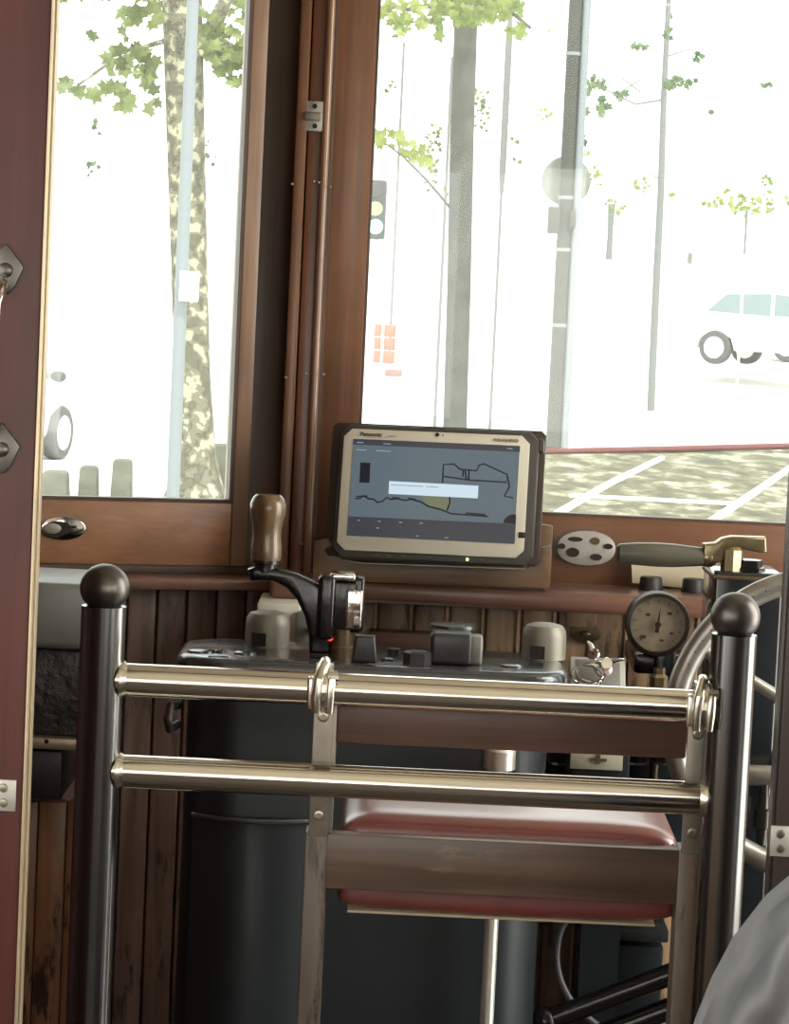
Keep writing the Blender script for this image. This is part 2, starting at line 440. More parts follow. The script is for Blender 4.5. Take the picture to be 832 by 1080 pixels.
# matchboard wainscots
b = MB(); bw = S(38.0, 3.95); x = xa - .005; k = 0
while x < XCR:
    b.box((x + .0012, 3.94, 0.0), (x + bw - .0012, 3.955, zsill - .024), .0025, 2)
    b.box((x + bw - .0075, 3.937, 0.0), (x + bw - .0035, 3.945, zsill - .024), .0012, 1)
    x += bw
b.box((xa - .005, 3.952, 0), (XCR, 4.0, zsill - .024))
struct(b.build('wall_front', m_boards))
b = MB(LM); bw = .0425; x = e2 + .045 - bw
while x > -.84:
    b.box((x + .0014, .0, 0), (x + bw - .0014, .015, zl - .017), .0035, 2)
    x -= bw
b.box((-.84, .012, 0), (e2 + .045, .05, zl - .017))
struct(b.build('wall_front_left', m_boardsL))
# right facet of the cab (mirror of the left, past the picture's edge) and platform dado walls
RM = Matrix.Translation((XCR, 4.0, 0)) @ Matrix.Rotation(-ANG, 4, 'Z')
b = MB(RM); b.box((0, 0, 0), (.58, .05, zglass)); b.box((0, 0, 2.05), (.58, .05, ZC)); b.box((0, 0, zglass), (.06, .05, 2.05)); b.box((.52, 0, zglass), (.58, .05, 2.05))
struct(b.build('wall_front_right', m_frameV))
b = MB(); b.box((XL - .05, 2.5, 0), (XL, 2.6, ZC)); b.box((XL - .05, 3.55, 0), (XL, 3.8, ZC)); b.box((XL - .05, 2.6, 0), (XL, 3.55, ZC))  # unseen doorway closed solid here to cut light from the left
struct(b.build('wall_platform_left', m_jamb))
b = MB(); b.box((XR, 2.5, 0), (XR + .05, 2.6, ZC)); b.box((XR, 3.6, 0), (XR + .05, 3.86, ZC)); b.box((XR, 2.5, 2.1), (XR + .05, 3.86, ZC))
struct(b.build('wall_platform_right', m_jamb))

# ================================================================== OBJECTS
# --- corner catch plate
t = thing('latch_plate', 'small steel latch plate screwed to the corner post, upper left of the windscreen', 'latch', P(331, 137, 3.962))
b = MB(); pbox(b, 323, 107, 340, 138, 3.957, .008, .001); b.build('plate', m_plate, t)
b = MB(); pbox(b, 321, 118, 338, 127, 3.950, .007, .002); b.build('keeper', m_strap, t)
for (px, py) in ((332, 112), (332, 133)):
    MB().cyl(P(px, py, 3.957), P(px, py, 3.957) + Vector((0, -.002, 0)), .0035, n=12).build('screw', m_hole, t)

# --- flush handle on the left sash
q = FL(66, 557); qq = LM @ q
t = thing('flush_handle', 'oval chrome flush pull handle set in the lower rail of the left window', 'handle', qq - LY * .003)
def oval(cx, cz, rx, rz, y, n=28, pw=2.0):
    return [(cx + rx * (abs(math.cos(a)) ** (2 / pw)) * (1 if math.cos(a) > 0 else -1), y, cz + rz * (abs(math.sin(a)) ** (2 / pw)) * (1 if math.sin(a) > 0 else -1)) for a in [2 * math.pi * k / n for k in range(n)]]
rx = (FL(90, 557).x - FL(42, 557).x) / 2
b = MB(LM).prism(oval(q.x, q.z, rx, .0165, -.004), (0, .006, 0), .0015); b.build('plate', m_chrome2, t)
b = MB(LM).prism(oval(q.x - .008, q.z, rx * .62, .010, -.0055), (0, .003, 0)); b.build('recess', m_hole, t)
b = MB(LM).prism(oval(q.x - .016, q.z, rx * .40, .0075, -.009), (0, .004, 0), .002); b.build('pull_cup', m_cap, t)
b = MB(LM).lathe([(.0035, 0), (.003, .002), (0, .0025)], (q.x + rx * .75, -.004, q.z), (0, -1, 0), 12); b.build('screw', m_screw, t)

# --- door pull on the left jamb
zz = [P(8, 285, BY).z, P(4, 473, BY).z]; xx = P(8, 285, BY).x
t = thing('grab_handle', 'vertical polished grab bar on diamond brackets on the dark red door post', 'handle', (xx, BY, zz[1]))
for z, (px, py) in zip(zz, ((6, 285), (2, 474))):
    c = P(px, py, BY - .004); w = S(19, BY); h = S(28, BY)
    pts = [(c.x + w * a, BY - .005, c.z + h * d) for a, d in ((0, 1), (1, .15), (.55, -.6), (.2, -.9), (-.6, -.9), (-1, 0), (-.8, .5))]
    br = MB().prism(pts, (0, .005, 0), .0015).build('bracket', m_pewter, t)
    MB().ball((c.x, BY - .006, c.z), .0065, (1, .6, 1), 16, 10).build('bolt_head', m_pewter, br)
bx = P(-3, 380, BY).x
MB().tube([(xx - .004, BY - .004, zz[0] - .012), (bx, BY - .03, zz[0] - .03), (bx, BY - .035, (zz[0] + zz[1]) / 2), (bx, BY - .03, zz[1] + .03), (xx - .006, BY - .004, zz[1] + .012)], .006, 12).build('bar', m_chrome, t)
# --- hinge plates on both posts
for (x0, y0, x1, y1, lab, mm) in ((-8, 822, 17, 856, 'small steel plate with two screws low on the left red door post', m_plate), (812, 871, 836, 904, 'small steel plate with two screws low on the right dark post', m_plate)):
    c = P((x0 + x1) / 2, y1, BY)
    t = thing('door_plate', lab, 'plate', (c.x, BY, c.z))
    b = MB(); pbox(b, x0, y0, x1, y1, BY - .003, .003, .0008); b.build('plate', mm, t)
    for f in (.27, .73):
        q = P((x0 + x1) / 2 - 1, y0 + (y1 - y0) * f, BY - .003); MB().lathe([(.004, 0), (.0033, .0016), (0, .002)], q, (0, -1, 0), 12).build('screw', m_screw, t)

# --- stanchions and rails
YS = 2.8
def stanchion(px, pyb, lab):
    c = P(px, pyb, YS); r = S(24, YS)
    t = thing('stanchion', lab, 'post', (c.x, YS, 0))
    zt = P(px, pyb + 19, YS).z
    MB().lathe([(r, 0.012), (r, zt)], (c.x, YS, 0), n=40).build('tube', m_steel, t)
    MB().lathe([(.055, 0), (.055, .006), (.035, .012), (r, .016)], (c.x, YS, 0), n=32).build('floor_flange', m_steel, t)
    R = S(26.5, YS); pr = [(r * 1.01, zt - c.z)]
    for k in range(0, 13):
        a = -0.85 + (math.pi / 2 + 0.85) * k / 12
        pr.append((R * math.cos(a) if k < 12 else 0, R * .97 * math.sin(a)))
    pr[0] = (R * math.cos(-.85), -R * .97 * math.sin(.85) - .004)
    MB().lathe(pr, c, n=40).build('ball_finial', m_pewter, t)
    return t, c, r
tL, cL, rL = stanchion(110.5, 620, 'dark metal stanchion with pewter ball top, left of the driver seat')
tR, cR, rR = stanchion(775.5, 650, 'dark metal stanchion with pewter ball top, right of the driver seat')
rr = S(17.8, YS)
def rail(pyl, pyr, lab, name='guard_rail'):
    a = P(118, pyl, YS); bb = P(748, pyr, YS); z = (a.z + bb.z) / 2
    t = thing(name, lab, 'rail', (cL.x + rL, YS, z))
    MB().lathe([(rr, 0), (rr, (cR.x - cL.x) - rL - rR + .018)], (cL.x + rL - .009, YS, z), (1, 0, 0), 40).build('bar', m_chrome, t)
    for x, d in ((cL.x + rL - .002, 1), (cR.x - rR + .002, -1)):
        MB().lathe([(rr * 1.16, 0), (rr * 1.16, .003), (rr * 1.02, .007), (rr, .008)], (x - d * .002, YS, z), (d, 0, 0), 32).build('weld_collar', m_hook, t)
    return t, z
t_up, z_up = rail(717.5, 744.5, 'upper polished nickel rail spanning the two stanchions')
t_lo, z_lo = rail(813.5, 841.5, 'lower polished nickel rail spanning the two stanchions')
# --- rail union (clamp) on right end
xx = P(737, 745, YS).x

# --- driver seat hung on the rails
YB = YS + rr + .004
sx0 = P(322, 880, YB).x; sx1 = P(346, 880, YB).x; sx2 = P(716, 900, YB).x; sx3 = P(741, 900, YB).x
t = thing('driver_seat', 'hanging wooden driver seat with thick red leather cushion, hooked on the upper rail', 'seat', ((sx0 + sx3) / 2, YB, 0))
zs = P(335, 878, YB).z
for (a, bb_) in ((sx0, sx1), (sx2, sx3)):
    MB().box((a, YB, 0), (bb_, YB + .04, zs), .002).build('leg', m_legwood, t)
for (a, bb_) in ((sx0 + .003, sx1 - .0005), (sx2 + .002, sx3 - .002)):
    st = MB()
    st.box((a, YB - .001, zs - .004), (bb_, YB + .004, z_up - rr + .002), .001)
    o = st.build('strap', m_strap, t)
    mid = (a + bb_) / 2
    for zz_ in (P(340, 756, YB).z, P(335, 860, YB).z):
        MB().lathe([(.0055, 0), (.005, .0012), (.003, .0015), (.0028, .0008), (0, .0008)], (mid, YB - .001, zz_), (0, -1, 0), 16).build('screw', m_screw, o)
    # inner flange of the angle iron
    MB().box((bb_ - .002, YB, zs), (bb_ + .004 if a < 0 else bb_ - .0005, YB + .03, z_up - rr), .0008).build('flange', m_strap, o)
    # hook over the rail
    pts = []
    for k in range(0, 15):
        a_ = math.radians(-35 + 250 * k / 14)
        pts.append((mid, YS + (rr + .005) * math.cos(a_), z_up + (rr + .005) * math.sin(a_)))
    h = MB(); hw = .0085
    for k in range(14):
        p, q = Vector(pts[k]), Vector(pts[k + 1]); d = (q - p).normalized(); n = Vector((0, d.z, -d.y)) * .0045
        h.prism([p + Vector((-hw, 0, 0)) - n, p + Vector((hw, 0, 0)) - n, p + Vector((hw, 0, 0)) + n, p + Vector((-hw, 0, 0)) + n], (q - p) * 1.12)
    yf = YS - rr - .006
    h.box((mid - .0165, yf + .002, z_up - rr * 1.08), (mid - .009, YS + rr + .006, z_up + rr * .85), .003, 3)
    h.tube([(mid - .006, yf, z_up - rr * 1.2), (mid - .007, yf - .003, z_up - rr * .3), (mid - .005, yf - .002, z_up + rr * .7), (mid - .001, YS - rr * .6, z_up + rr * 1.45), (mid, YS + .002, z_up + rr * 1.62), (mid, YS + rr + .004, z_up + rr * .9)], [.0045, .005, .0055, .006, .0055, .005], 12)
    h.tube([(mid + .006, yf, z_up - rr * 1.2), (mid + .0065, yf - .003, z_up - rr * .2), (mid + .007, yf - .001, z_up + rr * .7), (mid + .004, YS - rr * .5, z_up + rr * 1.25)], [.0045, .005, .005, .0045], 12)
    h.tube([(mid + .003, yf + .001, z_up + rr * .9), (mid + .013, yf + .003, z_up + rr * .95)], [.005, .006], 10)
    h.build('hook', m_hook, t)
# back slat and seat rail
z0, z1 = P(540, 793, YB).z, P(540, 745, YB).z
MB().box((sx1 - .002, YB + .006, z0), (sx2 + .002, YB + .024, z1), .002).build('back_slat', m_slat, t)
z0, z1 = P(530, 946, YB).z, P(530, 888, YB).z
MB().box((sx1 - .001, YB + .001, z0), (sx2 + .001, YB + .022, z1), .002).build('seat_rail', m_seatwood, t)
# cushion
yc0, yc1 = YB + .026, YB + .28
c0 = P(356, 905, yc0).x; c1 = P(718, 905, yc0).x; cz0 = P(530, 966, yc0).z; cz1 = P(530, 867, yc0).z
tb = bmesh.new(); bmesh.ops.create_cube(tb, size=1)
bmesh.ops.subdivide_edges(tb, edges=tb.edges, cuts=15, use_grid_fill=True)
LX_, LY_, LZ_ = (c1 - c0) / 2, (yc1 - yc0) / 2, (cz1 - cz0) / 2
for v in tb.verts:
    p = Vector((v.co.x * 2 * LX_, v.co.y * 2 * LY_, v.co.z * 2 * LZ_)); rr2 = .024 if v.co.z > 0 else .013
    cl = Vector((max(-LX_ + rr2, min(LX_ - rr2, p.x)), max(-LY_ + rr2, min(LY_ - rr2, p.y)), max(-LZ_ + rr2, min(LZ_ - rr2, p.z))))
    d_ = p - cl; 
    if d_.length > 1e-6: p = cl + d_.normalized() * min(d_.length, rr2)
    u_, w_ = p.x / LX_, p.y / LY_
    if p.z > 0: p.z += .005 * (1 - u_ ** 4) * (1 - w_ ** 2) + .003 * math.sin(34 * p.x + 10 * p.y) * abs(u_) ** 3
    if p.z < 0: p.z -= .004 * (1 - u_ ** 2)
    v.co = Vector((p.x / LX_, p.y / LY_, p.z / LZ_)) / 2
cb = MB(); cb.merge(tb, Matrix.Translation(((c0 + c1) / 2, (yc0 + yc1) / 2, (cz0 + cz1) / 2)) @ Matrix.Diagonal((c1 - c0, yc1 - yc0, cz1 - cz0, 1)))
cu = cb.build('cushion', m_leather, t, angle=60)
md = cu.modifiers.new('sub', 'SUBSURF'); md.levels = 2; md.render_levels = 2
MB().box((c0 + .012, yc0 + .003, cz0 - .0048), (c1 - .022, yc1 - .01, cz0 - .0022), .0008).build('seat_board', m_trim, t)

# --- controller
YC0, YC1 = 3.38, 3.585
zt = P(400, 703, YC0).z
xc0 = P(187, 695, 3.45).x; xc1 = P(598, 712, 3.45).x
def rrect(x0, y0, x1, y1, r, z, n=8):
    pts = []
    for cx, cy, a0 in ((x1 - r, y1 - r, 0), (x0 + r, y1 - r, 90), (x0 + r, y0 + r, 180), (x1 - r, y0 + r, 270)):
        for k in range(n + 1):
            a = math.radians(a0 + 90 * k / n); pts.append((cx + r * math.cos(a), cy + r * math.sin(a), z))
    return pts
xm = (xc0 + xc1) / 2
ctrl = thing('controller', 'black enamelled drum controller cabinet with rounded top plate, under the tablet', 'controller', (xm, 3.48, 0))
MB().prism(rrect(xc0, YC0, xc1, YC1, .06, zt - .026), (0, 0, .026), .010, 4).build('top_plate', m_top, ctrl)
bx0 = P(190, 850, 3.42).x; bx1 = P(576, 850, 3.42).x
MB().prism(rrect(bx0, YC0 + .02, bx1, YC1 + .07, .07, 0.0), (0, 0, zt - .0265), .002).build('cabinet', m_gloss, ctrl)
# drum cover bulging toward the driver
b = MB(); cx = P(262, 900, 3.42).x; zr = P(262, 862, 3.40).z
b.prism([(P(203, 900, 3.42).x + S(130, 3.42) * k / 12, YC0 + .02 - .022 * math.sin(math.pi * k / 12), 0.0) for k in range(13)] , (0, 0, zr), .001)
b.build('cover', m_gloss, ctrl)
b = MB(); b.tube([(P(203, 858, 3.4).x + S(132, 3.4) * k / 12, YC0 + .018 - .024 * math.sin(math.pi * k / 12), zr) for k in range(13)], .0035, 10); b.build('cover_rim', m_top, ctrl)
q = P(183, 757, 3.41); b = MB().tube([q + Vector((.004, .03, .012)), q + Vector((-.004, .0, .014)), q + Vector((-.007, -.003, 0)), q + Vector((-.004, 0, -.014)), q + Vector((.004, .03, -.012))], .0055, 10); b.build('lug', m_pewter, ctrl)
# bosses and bolts on the plate
for (px, r) in ((212, 15), (258, 12), (232, 6), (408, 8), (540, 13)):
    c = P(px, 692, 3.44); c.z = zt
    pr = [(S(r, 3.44), -.001), (S(r, 3.44), .002), (S(r * .7, 3.44), .0035), (0, .0035)]
    MB().lathe(pr, c, n=24).build('boss', m_top, ctrl)
c = P(440, 694, 3.42); c.z = zt
MB().lathe([(S(15, 3.42), 0), (S(15, 3.42), .014), (S(12, 3.42), .016), (0, .016)], c, n=6).build('nut', m_knob, ctrl, smooth=False)
c = P(415, 684, 3.5); c.z = zt
MB().lathe([(S(7, 3.5), 0), (S(7, 3.5), .007), (0, .009)], c, n=16).build('bolt', m_knob, ctrl)
for px in (230, 300, 345, 395, 520):
    c = P(px, 700, 3.40); MB().box((c.x - .012, 3.394, zt - .001), (c.x + .012, 3.402, zt + .0012), .0006).build('rib', m_top, ctrl)
# knob
c = P(384, 697, 3.415); kz = zt
pts = [(c.x - S(14, 3.415), 3.405, kz), (c.x + S(14, 3.415), 3.405, kz), (c.x + S(10.5, 3.415), 3.405, kz + S(29, 3.415)), (c.x - S(10.5, 3.415), 3.405, kz + S(29, 3.415))]
MB().prism(pts, (0, .016, 0), .004, 3).build('knob', m_knob, ctrl)
# reversing drum handle boss
b = MB(); c0_ = P(453, 690, 3.42).x; c1_ = P(503, 690, 3.42).x
b.box((c0_, 3.42, zt), (c1_ - .006, 3.47, zt + S(34, 3.42)), .006, 3)
b.build('reverser_boss', m_knob, ctrl)
b = MB(); b.box((c1_ - .010, 3.43, zt), (c1_ + .007, 3.462, zt + S(31, 3.42)), .004, 3); b.build('reverser_stop', m_greyp, ctrl)
c = Vector(((c0_ + c1_) / 2, 3.49, zt)); MB().lathe([(.018, 0), (.018, .036), (.029, .038), (.029, .042), (0, .043)], c, n=28).build('reverser_cap', m_top, ctrl)
# contact caps
for px, lab in ((281, 'a'), (573, 'b')):
    c = P(px, 690, 3.53); c.z = zt; r = S(23.5, 3.53); h = P(px, 690, 3.53).z + S(44 if px < 400 else 36, 3.53) - zt; h = .043 if px < 400 else .044
    t2 = MB().lathe([(r, 0), (r, h * .62), (r * .96, h * .8), (r * .82, h * .94), (r * .5, h), (0, h)], c, n=32).build('cap', m_cap, ctrl)
    MB().box((c.x - .018, c.y - r - .001, zt + .002), (c.x + .0, c.y - r + .02, zt + .018)).build('slot', m_hole, t2)
# crank handle
YK = 3.445
ck = thing('crank_handle', 'black iron crank arm with turned brown wooden grip, on the controller top', 'handle', (P(352, 690, YK).x, YK, zt))
outline = [(261, 601), (270, 598), (292, 600), (312, 605), (330, 613), (346, 624), (352, 640), (349, 690), (326, 690), (325, 668), (321, 650), (313, 633), (302, 620), (288, 613), (264, 613)]
MB().prism([P(x, y, YK) for x, y in outline], (0, .03, 0), .005, 3).build('arm', m_iron, ck)
b = MB(); pbox(b, 334, 607, 353, 676, YK - .006, .04, .006, 3); pbox(b, 370, 609, 384, 668, YK + .002, .034, .005, 3); pbox(b, 346, 613, 379, 668, YK + .002, .03, .004, 3)
b.build('hub', m_iron, ck)
b = MB(); pbox(b, 348, 605, 375, 613, YK - .004, .034, .003, 3); b.build('hub_cap', m_chrome2, ck)
b = MB(); pbox(b, 364, 622, 382, 664, YK - .004, .008, .003, 3); b.build('hub_face', m_chrome2, ck)
c = P(359, 690, YK + .012); c.z = zt
MB().lathe([(S(14, YK), 0), (S(14, YK), .012), (S(12.5, YK), .014), (S(12.5, YK), .034)], c, n=24).build('spindle', m_oldmetal, ck)
c = P(280, 597, YK + .014); k_ = S(1, YK)
prof = [(12, -2), (14, 0), (14, 6), (16.5, 7), (17.2, 12), (16.5, 22), (15.2, 32), (15.8, 42), (18, 52), (19.3, 60), (19, 67), (16.5, 73), (13, 76.5), (0, 77)]
MB().lathe([(r * k_, z * k_) for r, z in prof[3:]], c, n=36).build('grip', m_handle, ck)
MB().lathe([(10 * k_, -8 * k_), (13 * k_, -6 * k_), (13 * k_, 2 * k_), (15.5 * k_, 3 * k_), (15.5 * k_, 7 * k_)], c, n=28).build('ferrule', m_iron, ck)
q = P(347, 674, YK - .012)
lm = mat('red_indicator', (0.8, 0.05, 0.03), 0.3, emit=(1, 0.08, 0.05), es=0.9)
o = MB().lathe([(.0045, 0), (.0045, .005), (.002, .008), (0, .008)], q + Vector((0, .018, 0)), (0, -1, 0), 14).build('indicator', lm, ctrl); o['label'] = 'small red indicator light'

# pale pipe and collar stand in for a highlight streak on the cabinet
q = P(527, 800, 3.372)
t = thing('highlight_pipe', 'highlight streak on the black cabinet shaped as a pale pipe with wide collar, seen below the seat', 'pipe', (q.x, q.y, 0))
mw = mat('bright_highlight', (0.95, 0.93, 0.82), 0.3, 0.6, var=0.05, vscale=40)
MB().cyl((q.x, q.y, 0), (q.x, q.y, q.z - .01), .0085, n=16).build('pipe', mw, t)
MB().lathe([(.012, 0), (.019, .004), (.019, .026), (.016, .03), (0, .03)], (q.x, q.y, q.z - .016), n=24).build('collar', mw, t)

# box behind the left cap
b0 = P(271, 640, 3.80); 
t = thing('junction_box', 'small cream junction box on the front wall behind the left nickel cap', 'box', (P(297, 685, 3.83).x, 3.86, P(297, 685, 3.83).z))
b = MB(); pbox(b, 270, 636, 316, 690, 3.81, .13, .003); b.build('housing', m_box, t)
b = MB(); pbox(b, 311, 645, 330, 692, 3.80, .14, .004); b.build('side_plate', m_greyp, t)
q = P(329, 664, 3.79); MB().lathe([(.007, 0), (.007, .01), (.004, .013), (0, .013)], q + Vector((0, .012, 0)), (0, -1, 0), 16).build('button', m_rubber, t)
# low dark ledge behind controller
b = MB(); pbox(b, 388, 667, 458, 700, 3.90, .04, .003); tag(b.build('cable_trunking', m_slat), 'short dark red trunking on the front boards behind the controller knobs', 'trunking')

# --- tablet
TA = math.radians(15); TYAW = math.radians(6)
tc_ = P(457, 520, 3.84)
TM = Matrix.Translation(tc_) @ Matrix.Rotation(math.radians(-0.55), 4, 'Y') @ Matrix.Rotation(-TYAW, 4, 'Z') @ Matrix.Rotation(-TA, 4, 'X')
tw, th = S(198, 3.84), S(127, 3.84) / math.cos(TA)
t = thing('tablet_computer', 'rugged tablet with cream bezel showing a track diagram, in the wooden cradle', 'tablet', TM @ Vector((0, 0.01, -th / 2)))
def cham(x0, z0, x1, z1, c, y):
    return [(x0 + c, y, z0), (x1 - c, y, z0), (x1, y, z0 + c), (x1, y, z1 - c), (x1 - c, y, z1), (x0 + c, y, z1), (x0, y, z1 - c), (x0, y, z0 + c)]
m_case = mat('charcoal_tablet_case', (0.07, 0.066, 0.058), 0.5)
m_bez = mat('cream_bezel', (0.74, 0.70, 0.58), 0.45)
MB(TM).prism(cham(-tw/2 - .005, -th/2 - .009, tw/2 + .012, th/2 + .007, .012, .001), (0, .024, 0), .003).build('case', m_case, t)
MB(TM).prism(cham(-tw/2 - .020, -th/2 - .004, tw/2 + .020, th/2 + .014, .006, .026), (0, .012, 0), .002).build('mount_plate', mat('dark_brown_mount', (0.05, 0.036, 0.028), .5), t)
MB(TM).box((tw/2 + .010, .003, th/2 - .02), (tw/2 + .019, .02, th/2 - .002), .002).build('bumper', m_case, t)
MB(TM).box((-.018, .003, th/2 + .004), (.012, .02, th/2 + .009), .002).build('top_clip', m_case, t)
MB(TM).prism(cham(-tw/2, -th/2, tw/2, th/2, .011, -.002), (0, .004, 0), .001).build('bezel', m_bez, t)
sx, sz0, sz1 = tw * .4475, -th / 2 + .0195, th / 2 - .0145
def smat(name, c, s=1.0): return mat(name, (0.01, 0.01, 0.01), 0.12, emit=c, es=s)
scr = MB(TM).box((-sx, -.0026, sz0), (sx, -.001, sz1)).build('screen', smat('screen_glow', (0.085, 0.115, 0.135), .95), t)
def uv(X, Y):
    u = (X - 48 + (Y - 82) * 26 / 410) / 672; v = (Y - 82 - (X - 48) * 13 / 672) / 412
    return (-sx + 2 * sx * u, sz1 - (sz1 - sz0) * v)
def sflat(name, pts, m, y=-.0029, d=.0003):
    return MB(TM).prism([(uv(*p)[0], y, uv(*p)[1]) for p in pts], (0, d, 0)).build(name, m, scr, smooth=False)
m_sd = smat('screen_dark_bar', (0.035, 0.038, 0.048)); m_sb = smat('screen_black', (0.008, 0.010, 0.014)); m_sw = smat('screen_dialog', (0.50, 0.62, 0.70), .9)
m_sg = smat('screen_grey', (0.14, 0.17, 0.18)); m_so = smat('screen_olive', (0.12, 0.135, 0.085)); m_st = smat('screen_text', (0.2, 0.26, 0.3))
sflat('status_bar', [(48, 82), (720, 95), (719, 121), (46, 106)], m_sd)
sflat('toolbar', [(27, 411), (700, 424), (695, 508), (22, 492)], m_sd)
sflat('menu_tile', [(76, 182), (117, 183), (113, 268), (72, 267)], m_sb)
sflat('map_area', [(320, 322), (345, 314), (440, 318), (443, 350), (430, 372), (400, 376), (350, 356)], m_so)
sflat('compass_arc', [(650, 421), (655, 405), (668, 392), (686, 384), (702, 385), (700, 424)], m_sb)
sflat('dialog', [(193, 258), (552, 268), (549, 321), (190, 312)], m_sw, -.0033, .0004)
def sline(name, lines, m, r=.0011, y=-.0030):
    b = MB(TM)
    for L_ in lines:
        b.tube([(uv(*p)[0], y, uv(*p)[1]) for p in L_], r, 6, flat=.3)
    return b.build(name, m, scr)
sline('track_diagram', [[(408, 258), (412, 182), (455, 179), (478, 200), (545, 205), (556, 180), (575, 175), (668, 218), (664, 250), (515, 245), (412, 232)], [(492, 202), (490, 232)], [(515, 205), (512, 245)], [(500, 204), (503, 244)], [(668, 218), (676, 270), (655, 308), (690, 315)]], m_sb)
sline('route_line', [[(55, 335), (75, 335), (90, 322), (108, 335), (130, 336), (145, 350), (165, 345), (182, 328), (198, 335), (225, 332), (262, 338), (280, 332), (320, 342), (350, 360), (400, 372), (440, 388), (505, 392), (590, 396)], [(60, 327), (105, 324)], [(205, 328), (235, 330)], [(270, 328), (300, 334)], [(500, 384), (580, 389)], [(436, 318), (437, 345), (425, 376)]], m_sb)
for L_ in [[(200, 274), (330, 277)], [(340, 277), (392, 279)]]: sline('dialog_text', [L_], m_st, .0006, -.0036)
for L_ in [[(62, 97), (88, 98)], [(170, 100), (200, 101)], [(60, 128), (100, 129)], [(140, 130), (200, 132)], [(668, 107), (690, 108)]]: sline('menu_text', [L_], m_st, .0006)
for L_ in [[(66, 427), (74, 427)], [(148, 429), (158, 429)], [(232, 431), (245, 431)], [(315, 432), (328, 432)], [(140, 457), (152, 458)], [(300, 486), (312, 486)], [(415, 490), (430, 490)]]: sline('toolbar_icon', [L_], m_st, .0006)
m_ink = mat('bezel_print', (0.14, 0.10, 0.06), 0.6); m_ink2 = mat('bezel_print_pale', (0.30, 0.25, 0.16), 0.6)
def text(body, X, Y, h, m, name, parent, bold=.0):
    cu_ = bpy.data.curves.new(name, 'FONT'); cu_.body = body; cu_.size = h; cu_.extrude = .0002; cu_.align_x = 'CENTER'; cu_.align_y = 'CENTER'; cu_.offset = bold
    tmp = bpy.data.objects.new('t', cu_); me = bpy.data.meshes.new_from_object(tmp)
    bpy.data.objects.remove(tmp)
    x, z = uv(X, Y)
    me.transform(Matrix.Translation(-world_loc(parent)) @ TM @ Matrix.Translation((x, -.0027, z)) @ Matrix.Rotation(math.pi / 2, 4, 'X'))
    me.materials.append(m); o = bpy.data.objects.new(name, me); scene.collection.objects.link(o); o.parent = parent
    return o
text('Panasonic', 120, 62, .0075, m_ink, 'logo_text', t, .00022)
text('TOUGHPAD', 664, 74, .0062, m_ink2, 'model_text', t, .00018)
text('TOUGH', 205, 67, .003, m_ink2, 'small_print', t)
x, z = uv(388, 56)
MB(TM).lathe([(.0026, 0), (.0026, .0012), (0, .0014)], (x, -.002, z), (0, -1, 0), 16).build('webcam', m_rubber, t)
x, z = uv(410, 58); MB(TM).lathe([(.0012, 0), (.0012, .001), (0, .0012)], (x, -.002, z), (0, -1, 0), 12).build('sensor', m_ink, t)
x, z = uv(722, 470); MB(TM).box((x - .004, -.0028, z - .004), (x + .005, -.0015, z + .004), .0004).build('sticker', m_rubber, t)
for X in (140, 190, 250, 350, 405, 565):
    x, z = uv(X, 558); MB(TM).box((x - .003, .0, -th/2 - .0055), (x + .003, .003, -th/2 - .0035), .0005).build('button', m_ink, t)
x, z = uv(505, 565); o = MB(TM).ball((x, .0005, -th/2 - .0045), .0019, u=12, v=8).build('power_light', mat('green_led', (0.3, 0.8, 0.1), .3, emit=(0.6, 1.0, 0.25), es=3), t); o['label'] = 'glowing green power light'

# --- cradle
yk = 3.80
out = [(329, 619), (331, 571), (345, 568), (353, 575), (357, 585), (364, 591), (380, 594), (540, 600), (556, 600), (564, 590), (571, 578), (581, 575), (579, 621)]
t = thing('tablet_cradle', 'brown wooden cradle with shaped front board holding the tablet on the sill', 'cradle', P(455, 622, yk + .03))
zb = zsill + .004
pts = [P(x, y, yk + .06) for x, y in out]
pts = [Vector((p.x, p.y, max(p.z, zb))) for p in pts]
fb = MB().prism(pts, (0, .012, 0), .002).build('front_board', m_cradle, t)
pts = [P(x, y, yk + .12) for x, y in ((340, 625), (342, 575), (352, 572), (560, 580), (566, 556), (573, 553), (583, 555), (580, 628))]
pts = [Vector((p.x, p.y, max(p.z, zb))) for p in pts]
MB().prism(pts, (0, .012, 0), .002).build('back_board', m_cradle, t)
MB().box((P(345, 600, yk + .07).x, yk + .07, zb), (P(575, 600, yk + .07).x, yk + .125, zb + .012)).build('base_board', m_cradle, t)

# --- oval plate, card, knobs
c = P(618, 578, 3.995)
t = thing('oval_escutcheon', 'oval grey metal plate with worn cut-outs on the sash beside the tablet', 'plate', c)
w, h = S(31, 3.995), S(18.5, 3.995)
MB().prism(oval(c.x, c.z, w, h, 3.992, 36, 2.2), (0, .008, 0), .001).build('plate', m_plate, t)
for dx, dz, a, b_ in ((-12, 9, 8, 2.6), (9, 8, 5, 4), (-14, -5, 7, 5), (11, -9, 6, 3.5), (-26, 1, 4, 3), (23, 3, 5, 3)):
    MB().prism(oval(c.x + S(dx, 4), c.z + S(dz, 4), S(a, 4), S(b_, 4), 3.9905, 16), (0, .002, 0)).build('keyhole', m_hole if dx != 9 else m_oldmetal, t)
b = MB()
pts = [P(x, y, 3.975) for x, y in ((664, 594), (700, 596), (747, 597), (750, 640), (666, 632))]
b.prism(pts, (0, .002, 0)); b.bm.transform(Matrix.Translation((0, 0, 0)))
o = b.build('paper_card', m_card); tag(o, 'blank cream card propped on the sill behind two black knobs', 'card')
o.location.z = zsill + .004
